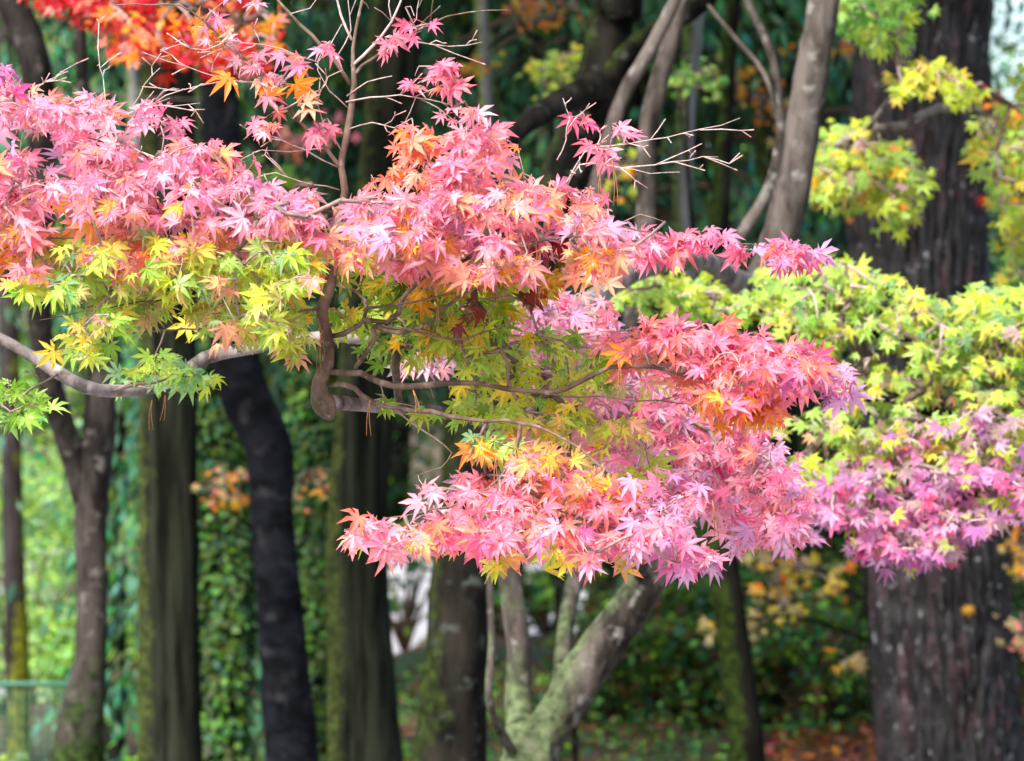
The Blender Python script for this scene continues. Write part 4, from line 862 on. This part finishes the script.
      [(60, 372, 5.5, 2.5), (30, 390, 5.4, 2), (5, 405, 5.35, 1.4), (-20, 400, 5.3, 1)],
      [(240, 350, 5.7, 3), (200, 330, 5.4, 2), (120, 335, 5.2, 1.4), (70, 345, 5.1, 1)],
    ]
    for rows in br:
        w = rows[0][3]; rows = [(a, b, c_, e * (.75 if w <= 2.2 and b < 230 else 1)) for a, b, c_, e in rows]; p = spline(pix(rows), .02)
        bare = all(r[3] < 4.6 for r in rows) and rows[len(rows) // 2][1] < 200
        cols = []; mb = MB()
        c = np.array((.12, .085, .065)) if not bare else np.array((.40, .31, .29))  # twigs among leaves are painted darker for shade, bare ones paler
        if w <= 2.3 and not bare: c = np.array((.22, .15, .12))
        jp = p.copy(); 
        for i in range(1, len(jp) - 1): jp[i, :3] += rng.normal(0, .0011, 3)
        tube(mb, jp, 8, rough=.15, col=c, seed=w * 3)
        # short side spurs
        for i in np.repeat(np.arange(3, len(p) - 1, 1 if bare else 4), 2 if bare else 1):
            if rng.random() < (.45 if bare else .35):
                dv = unit(p[i, :3] - p[i - 1, :3]); q = unit(dv * .9 + rng.normal(0, .6, 3)); L = rng.uniform(.01, .03) if not bare else rng.gamma(2, .011) + .006
                e = p[i, :3] + q * L; tube(mb, [(*p[i, :3], min(.0011, p[i, 3])), (*(p[i, :3] + q * L * .5 + rng.normal(0, .002, 3)), .0008), (*e, .0006)], 4, col=c * 1.15)
                if rng.random() < .5:
                    for s_ in (-1, 1):
                        e2 = e + unit(q + rng.normal(0, .6, 3)) * rng.uniform(.005, .024); tube(mb, [(*e, .0007), (*e2, .0008)], 4, col=c * (1.1, .85, .85))
                else: tube(mb, [(*(e - q * .001), .0006), (*(e + q * .002), .0012), (*(e + q * .005), .0005)], 4, col=c * (1.1, .8, .8))
        if w >= 2.4 and rows[0][1] > 250: SHOW.append(p[:int(len(p) * .75)])
        mb.second(twig_m); H[len(H)] = (p, mb, 'branch', twig_m if w < 4 else dark)
    gr = Grower()
    for h in H.values(): gr.hub(h[0])
    # limbs that show in front of the leaves
    BH = []
    for h in SHOW:
        for q in h: BH.append((512 + q[0] / (K * q[1]), 380.5 - (q[2] - CAM_Z) / (K * q[1]), q[1], 15 if q[3] > .004 else 11))
    BH = np.array(BH)
    PK = {'pink': 5, 'lpink': 6, 'lav': 2.2, 'coral': .7, 'hot': .5, 'peach': 1.7, 'amber': .25}
    S = []
    def f(label, poly, n, depth, dr, pal, **kw): S.append((label, dict(poly=poly, n=n, depth=depth, dr=dr, pal=pal, **kw)))
    # left pink mass
    f('pink leaves', [(-30, 85), (0, 92), (25, 88), (50, 108), (95, 102), (140, 92), (165, 122), (205, 148), (245, 172), (290, 195), (290, 222), (200, 226), (100, 215), (-30, 208)], 640, 4.9, .20, PK, pal2={'lpink': 1, 'lav': .7, 'pink': 1}, p2=.4, lean=.0012)
    f('orange and pink leaves', [(-30, 200), (80, 210), (180, 222), (290, 222), (300, 245), (200, 262), (110, 265), (40, 278), (-30, 275)], 300, 4.88, .15, {'peach': 2.5, 'coral': 1, 'orange': .8, 'lpink': 2, 'pink': 2, 'amber': 1, 'yellow': .6}, pal2={'peach': 1, 'amber': .5, 'pink': 1})
    f('purple leaves', [(-20, 55), (0, 60), (10, 68), (5, 72), (-20, 75)], 5, 4.9, .05, {'mag': 1, 'purple': 1})
    # centre pink
    f('pink leaves', [(262, 198), (330, 198), (400, 198), (470, 196), (540, 208), (610, 222), (642, 240), (640, 252), (600, 252), (540, 246), (460, 242), (380, 240), (320, 232), (260, 222)], 420, 4.86, .16, PK, pal2={'lpink': 1, 'peach': 1, 'coral': .5}, p2=.4, lean=.0012)
    f('orange leaves under the pink ones', [(290, 228), (400, 240), (520, 248), (630, 250), (600, 275), (520, 280), (440, 275), (380, 262), (310, 252)], 230, 4.84, .14, {'coral': .8, 'peach': 3, 'orange': .6, 'amber': 1, 'pink': 2, 'lpink': 1.5, 'ygreen': .8, 'yellow': .6}, pal2={'lpink': 1, 'pink': 1, 'amber': .6})
    f('pink leaves', [(440, 112), (455, 92), (476, 112), (492, 130), (515, 150), (555, 178), (600, 200), (630, 222), (560, 218), (470, 205), (400, 195), (425, 175), (455, 160), (462, 140), (442, 125)], 165, 4.9, .14, {'pink': 4, 'coral': 1.4, 'lpink': 3, 'peach': 2, 'lav': .5}, pal2={'coral': 1, 'orange': .5, 'lpink': 1}, p2=.45)
    f('pink leaves', [(425, 70), (470, 68), (476, 84), (450, 92), (426, 86)], 12, 4.9, .05, {'pink': 3, 'coral': 1}, jitter=6)
    f('orange-pink leaves', [(360, 135), (385, 128), (425, 140), (425, 155), (410, 175), (380, 185), (358, 170)], 24, 4.92, .1, {'orange': 2, 'coral': 2, 'peach': 1.5}, pal2={'coral': 1, 'pink': .6})
    f('pink leaves on the short side shoot', [(572, 118), (600, 104), (622, 120), (612, 145), (630, 160), (618, 172), (590, 148), (575, 142)], 11, 4.87, .05, {'pink': 3, 'hot': 1, 'lpink': 1})
    f('pink tail of leaves reaching right', [(635, 235), (700, 232), (760, 238), (800, 240), (822, 252), (798, 264), (750, 258), (700, 252), (650, 262)], 62, 4.9, .06, {'pink': 3, 'lav': 1, 'hot': 2, 'coral': .8}, pal2={'lav': 1, 'pink': 1}, jitter=6)
    f('purple-pink leaves at the tip of the tail', [(770, 240), (826, 247), (820, 258), (785, 263)], 14, 4.9, .04, {'lav': 2, 'purple': .6, 'mag': 1}, jitter=5)
    # top sparse leaves
    for poly, n, pal in [([(205, 12), (235, 15), (232, 32), (208, 30)], 3, {'pink': 1, 'lpink': 1}), ([(190, 25), (215, 22), (240, 30), (215, 38)], 4, {'orange': 1, 'coral': 1, 'peach': 1}), ([(205, 42), (232, 38), (230, 55), (208, 55)], 2, {'pink': 1, 'lpink': 1}),
                         ([(240, 65), (275, 60), (295, 72), (280, 105), (250, 100), (235, 85)], 12, {'lpink': 3, 'pink': 3, 'orange': 1, 'peach': 1}), ([(250, 110), (278, 112), (272, 138), (252, 135)], 7, {'orange': 1, 'coral': 2, 'lpink': 1}), ([(285, 85), (312, 85), (310, 108), (290, 108)], 5, {'orange': 1, 'peach': 2}),
                         ([(255, 55), (305, 50), (300, 65), (262, 64)], 5, {'coral': 1, 'pink': 2}), ([(322, 33), (345, 35), (342, 48), (325, 52)], 3, {'lav': 1, 'pink': 1}), ([(240, -8), (268, -8), (262, 12), (245, 6)], 3, {'lav': 1, 'pink': 1}),
                         ([(365, 5), (430, 0), (430, 50), (370, 45)], 7, {'pink': 3, 'hot': 1}), ([(320, 120), (345, 128), (340, 142), (318, 138)], 5, {'pink': 3, 'lpink': 1}), ([(390, 68), (425, 66), (420, 90), (395, 90)], 5, {'pink': 3, 'coral': 1})]:
        f(None, poly, n, 4.93, .05, pal, jitter=7, size=.036, per=1)
    # green underside, left and centre
    f('yellow-green leaves', [(5, 280), (60, 250), (150, 240), (240, 242), (316, 248), (312, 300), (300, 338), (270, 342), (220, 328), (150, 330), (100, 348), (62, 356), (80, 328), (50, 305), (10, 300)], 520, 4.86, .2, {'lgreen': 3, 'ygreen': 4, 'green': 1, 'yellow': .9, 'peach': .5, 'amber': .35, 'tan': .8, 'pgreen': .6}, pal2={'ygreen': 1, 'peach': .5, 'lgreen': 1}, p2=.4, lean=.001, size=.036)
    f('pale green leaves with pink tips', [(200, 300), (300, 305), (300, 350), (280, 358), (240, 340), (200, 332)], 70, 4.85, .08, {'lgreen': 2, 'ygreen': 2, 'tan': 1}, pal2={'peach': 2, 'coral': .6, 'ygreen': 1}, p2=.7)
    f('green leaves hanging below the grey bough', [(115, 372), (150, 362), (175, 352), (205, 372), (222, 390), (210, 402), (170, 392), (130, 395)], 42, 5.35, .08, {'lgreen': 3, 'pgreen': 2, 'ygreen': 1}, jitter=7)
    f('green leaves at the left edge', [(-30, 378), (10, 376), (42, 392), (36, 412), (8, 422), (-30, 415)], 46, 5.3, .1, {'lgreen': 2, 'green': 2, 'bgreen': 1})
    f('green leaves behind the stem', [(325, 262), (400, 255), (470, 262), (520, 275), (530, 310), (480, 345), (430, 350), (400, 365), (360, 330), (335, 330)], 350, 5.2, .16, {'ygreen': 3, 'green': 2.2, 'lgreen': 1.6, 'dgreen': .4, 'yellow': .6, 'amber': .3}, size=.034)
    f('dark red curled leaves', [(440, 265), (580, 240), (560, 300), (480, 330), (400, 300)], 16, 5.0, .1, {'dred': 1, 'brown': 1}, size=.026)
    f('yellow-orange leaves', [(250, 225), (350, 240), (520, 270), (580, 275), (560, 300), (480, 290), (420, 300), (330, 270), (260, 255)], 110, 5.12, .1, {'amber': 2, 'yellow': 2, 'orange': 1, 'ygreen': 2})
    f('yellow-green leaves', [(480, 340), (540, 330), (600, 335), (615, 370), (590, 420), (540, 440), (470, 420), (440, 400), (450, 365), (470, 350)], 170, 5.15, .14, {'ygreen': 4, 'lgreen': 1.6, 'yellow': 1, 'green': 1})
    f('a few green leaves on the lower branch', [(380, 395), (430, 392), (428, 415), (390, 420)], 8, 4.9, .04, {'green': 2, 'ygreen': 1})
    f('pale green leaves on a thin twig', [(450, 438), (500, 435), (505, 452), (462, 462)], 9, 4.86, .04, {'pgreen': 2, 'lgreen': 1}, jitter=7)
    # misty pink and green mass behind
    f('pale pink leaves', [(480, 300), (540, 290), (580, 300), (600, 330), (680, 380), (690, 430), (600, 420), (540, 380), (480, 350), (430, 370), (400, 350)], 600, 5.7, .22, {'mauve': 2, 'lpink': 2, 'lav': 1.4, 'pgreen': 1, 'tan': 1, 'pink': 1}, size=.034)
    f('pale pink leaves', [(430, 290), (520, 285), (590, 300), (590, 350), (520, 345), (440, 335)], 110, 5.4, .1, {'lpink': 3, 'mauve': 1, 'lav': 1, 'peach': .5})
    f('rose-pink leaves', [(525, 300), (560, 290), (590, 305), (600, 325), (560, 325)], 60, 5.7, .1, {'hot': 1, 'pink': 3}, size=.034)
    f('deep pink leaves', [(580, 390), (660, 375), (720, 380), (770, 440), (800, 500), (790, 540), (740, 545), (700, 520), (640, 480), (600, 455), (580, 430)], 950, 5.6, .25, {'pink': 3.5, 'hot': 1.0, 'lpink': 4, 'lav': 2, 'coral': .4}, pal2={'lpink': 1, 'lav': 1}, p2=.3, size=.036, lean=.001)
    f('lime and yellow leaves', [(600, 350), (640, 360), (660, 400), (610, 400)], 14, 5.3, .15, {'ygreen': 4, 'yellow': 1, 'tan': 1})
    f('olive-yellow leaves', [(490, 425), (560, 415), (620, 425), (650, 450), (650, 490), (610, 490), (560, 470), (500, 465)], 90, 5.1, .15, {'ygreen': 3, 'tan': 1.2, 'yellow': 1.8, 'peach': 1.6, 'lpink': .8}, pal2={'peach': 1, 'tan': 1, 'ygreen': 1})
    # right red spray
    f('coral-red leaves', [(598, 320), (640, 308), (690, 318), (730, 335), (790, 350), (825, 360), (846, 380), (820, 390), (780, 405), (720, 395), (680, 378), (640, 362), (600, 350)], 260, 4.9, .13, {'pink': 4, 'coral': 3, 'hot': 1.2, 'lpink': 1}, pal2={'coral': 1, 'lpink': 1, 'pink': 1}, p2=.4, lean=.001)
    f('orange leaves under the coral ones', [(610, 345), (660, 362), (720, 385), (780, 398), (770, 420), (730, 415), (680, 395), (630, 370)], 90, 4.88, .08, {'orange': 2, 'amber': 1, 'coral': 2, 'peach': 1, 'pink': 1})
    f('purple-pink leaves at the tip', [(785, 350), (820, 355), (850, 380), (830, 390), (790, 395)], 34, 4.87, .06, {'lav': 2, 'purple': .8, 'mag': 1, 'hot': 1})
    # bottom pink spray
    f('pink leaves', [(332, 540), (370, 508), (400, 492), (450, 482), (520, 470), (580, 480), (640, 490), (660, 540), (620, 560), (580, 562), (540, 545), (480, 545), (420, 550), (370, 552)], 300, 4.82, .13, {'pink': 5, 'coral': 1.5, 'lpink': 2, 'lav': .8, 'hot': .8}, pal2={'lpink': 1, 'coral': .5, 'ygreen': .2}, p2=.4, lean=.001)
    f('green-yellow leaves with pink tips', [(332, 540), (420, 535), (520, 545), (600, 555), (660, 560), (700, 570), (640, 572), (560, 562), (400, 558)], 30, 4.8, .06, {'ygreen': 2, 'yellow': 1}, pal2={'pink': 1, 'coral': 1, 'ygreen': 1}, p2=.8)
    f('yellow and orange leaves', [(470, 440), (520, 450), (600, 480), (640, 500), (600, 515), (540, 500), (490, 480)], 130, 4.86, .1, {'amber': 2, 'yellow': 2, 'peach': 2, 'orange': 1}, pal2={'peach': 1, 'pink': .7})
    f('lilac-pink leaves', [(590, 490), (640, 480), (700, 490), (718, 520), (700, 545), (715, 575), (690, 572), (660, 560), (610, 545), (590, 520)], 110, 4.83, .1, {'lav': 3, 'mag': 1, 'pink': 3, 'lpink': 1})
    for lab, kw in S:
        fb = MB(); kw.setdefault('size', .031); kw['size'] = min(kw['size'], .0288); kw['n'] = int(kw['n'] * 1.15) if kw['n'] > 20 else kw['n']
        if kw['n'] > 90: kw.setdefault('gap', -.05)
        spray(fb, gr, behind=BH, **kw); fb.build('foliage', M_LEAF, root, lab)
    gr.mesh([h[1] for h in H.values()], thin=(.34, .24, .22), thick=(.13, .09, .07), rmin=.0006, gain=.00042)
    for h in H.values(): h[1].build(h[2], h[3], root)
    return root
main_maple()

# ------------------------------------------------------------------ small things caught in the branches
m_needle = pig_mat('dry_needle', .7)
for i, (px, py, L, d) in enumerate([(180, 262, 36, 4.85), (150, 300, 30, 4.85), (318, 318, 40, 4.9), (323, 330, 42, 4.9), (535, 235, 70, 4.8), (540, 250, 48, 4.8), (505, 270, 30, 4.85), (437, 300, 38, 4.85), (370, 400, 36, 4.85), (413, 390, 26, 4.85), (496, 455, 34, 4.8), (700, 395, 34, 4.8), (620, 360, 30, 4.82), (228, 330, 26, 4.8), (152, 400, 30, 5.3), (165, 395, 26, 5.3), (712, 500, 42, 4.85), (770, 495, 52, 6.9), (600, 170, 44, 4.85), (612, 160, 46, 4.85)]):
    a = P(px, py, d); b = P(px + rng.uniform(-5, 5), py + L, d); mb = MB(); c = (.30, .13, .06)
    bow = rng.uniform(-.004, .004)
    for s in (-1, 1): tube(mb, spline([(*a, .0007), (*((a + b) / 2 + (s * .0015 + bow, 0, 0)), .0006), (*(b + (s * .003, 0, 0)), .0003)], .01), 4, col=c)
    o = mb.build('pine_needle', m_needle)
    tag(o, 'dry brown pine needle pair hanging straight down from the maple leaves', 'pine needle', 'dry pine needles caught in the maple')
for nm, px, py, c, lab in [('fallen_leaf', 968, 607, 'amber', 'single yellow leaf stuck to the bark of the huge pine'), ('fallen_leaf', 983, 198, 'red', 'single red leaf hanging before the upper huge pine trunk')]:
    mb = MB(); p = P(px, py, 12.4); put_leaves(mb, p[None], np.array([[.1, -.1, -1.]]), np.array([[0, -1., .2]]), np.array([.038]), np.array([PAL[c]]), np.array([PAL[c]])); tag(mb.build(nm, M_LEAF), lab, 'leaf')
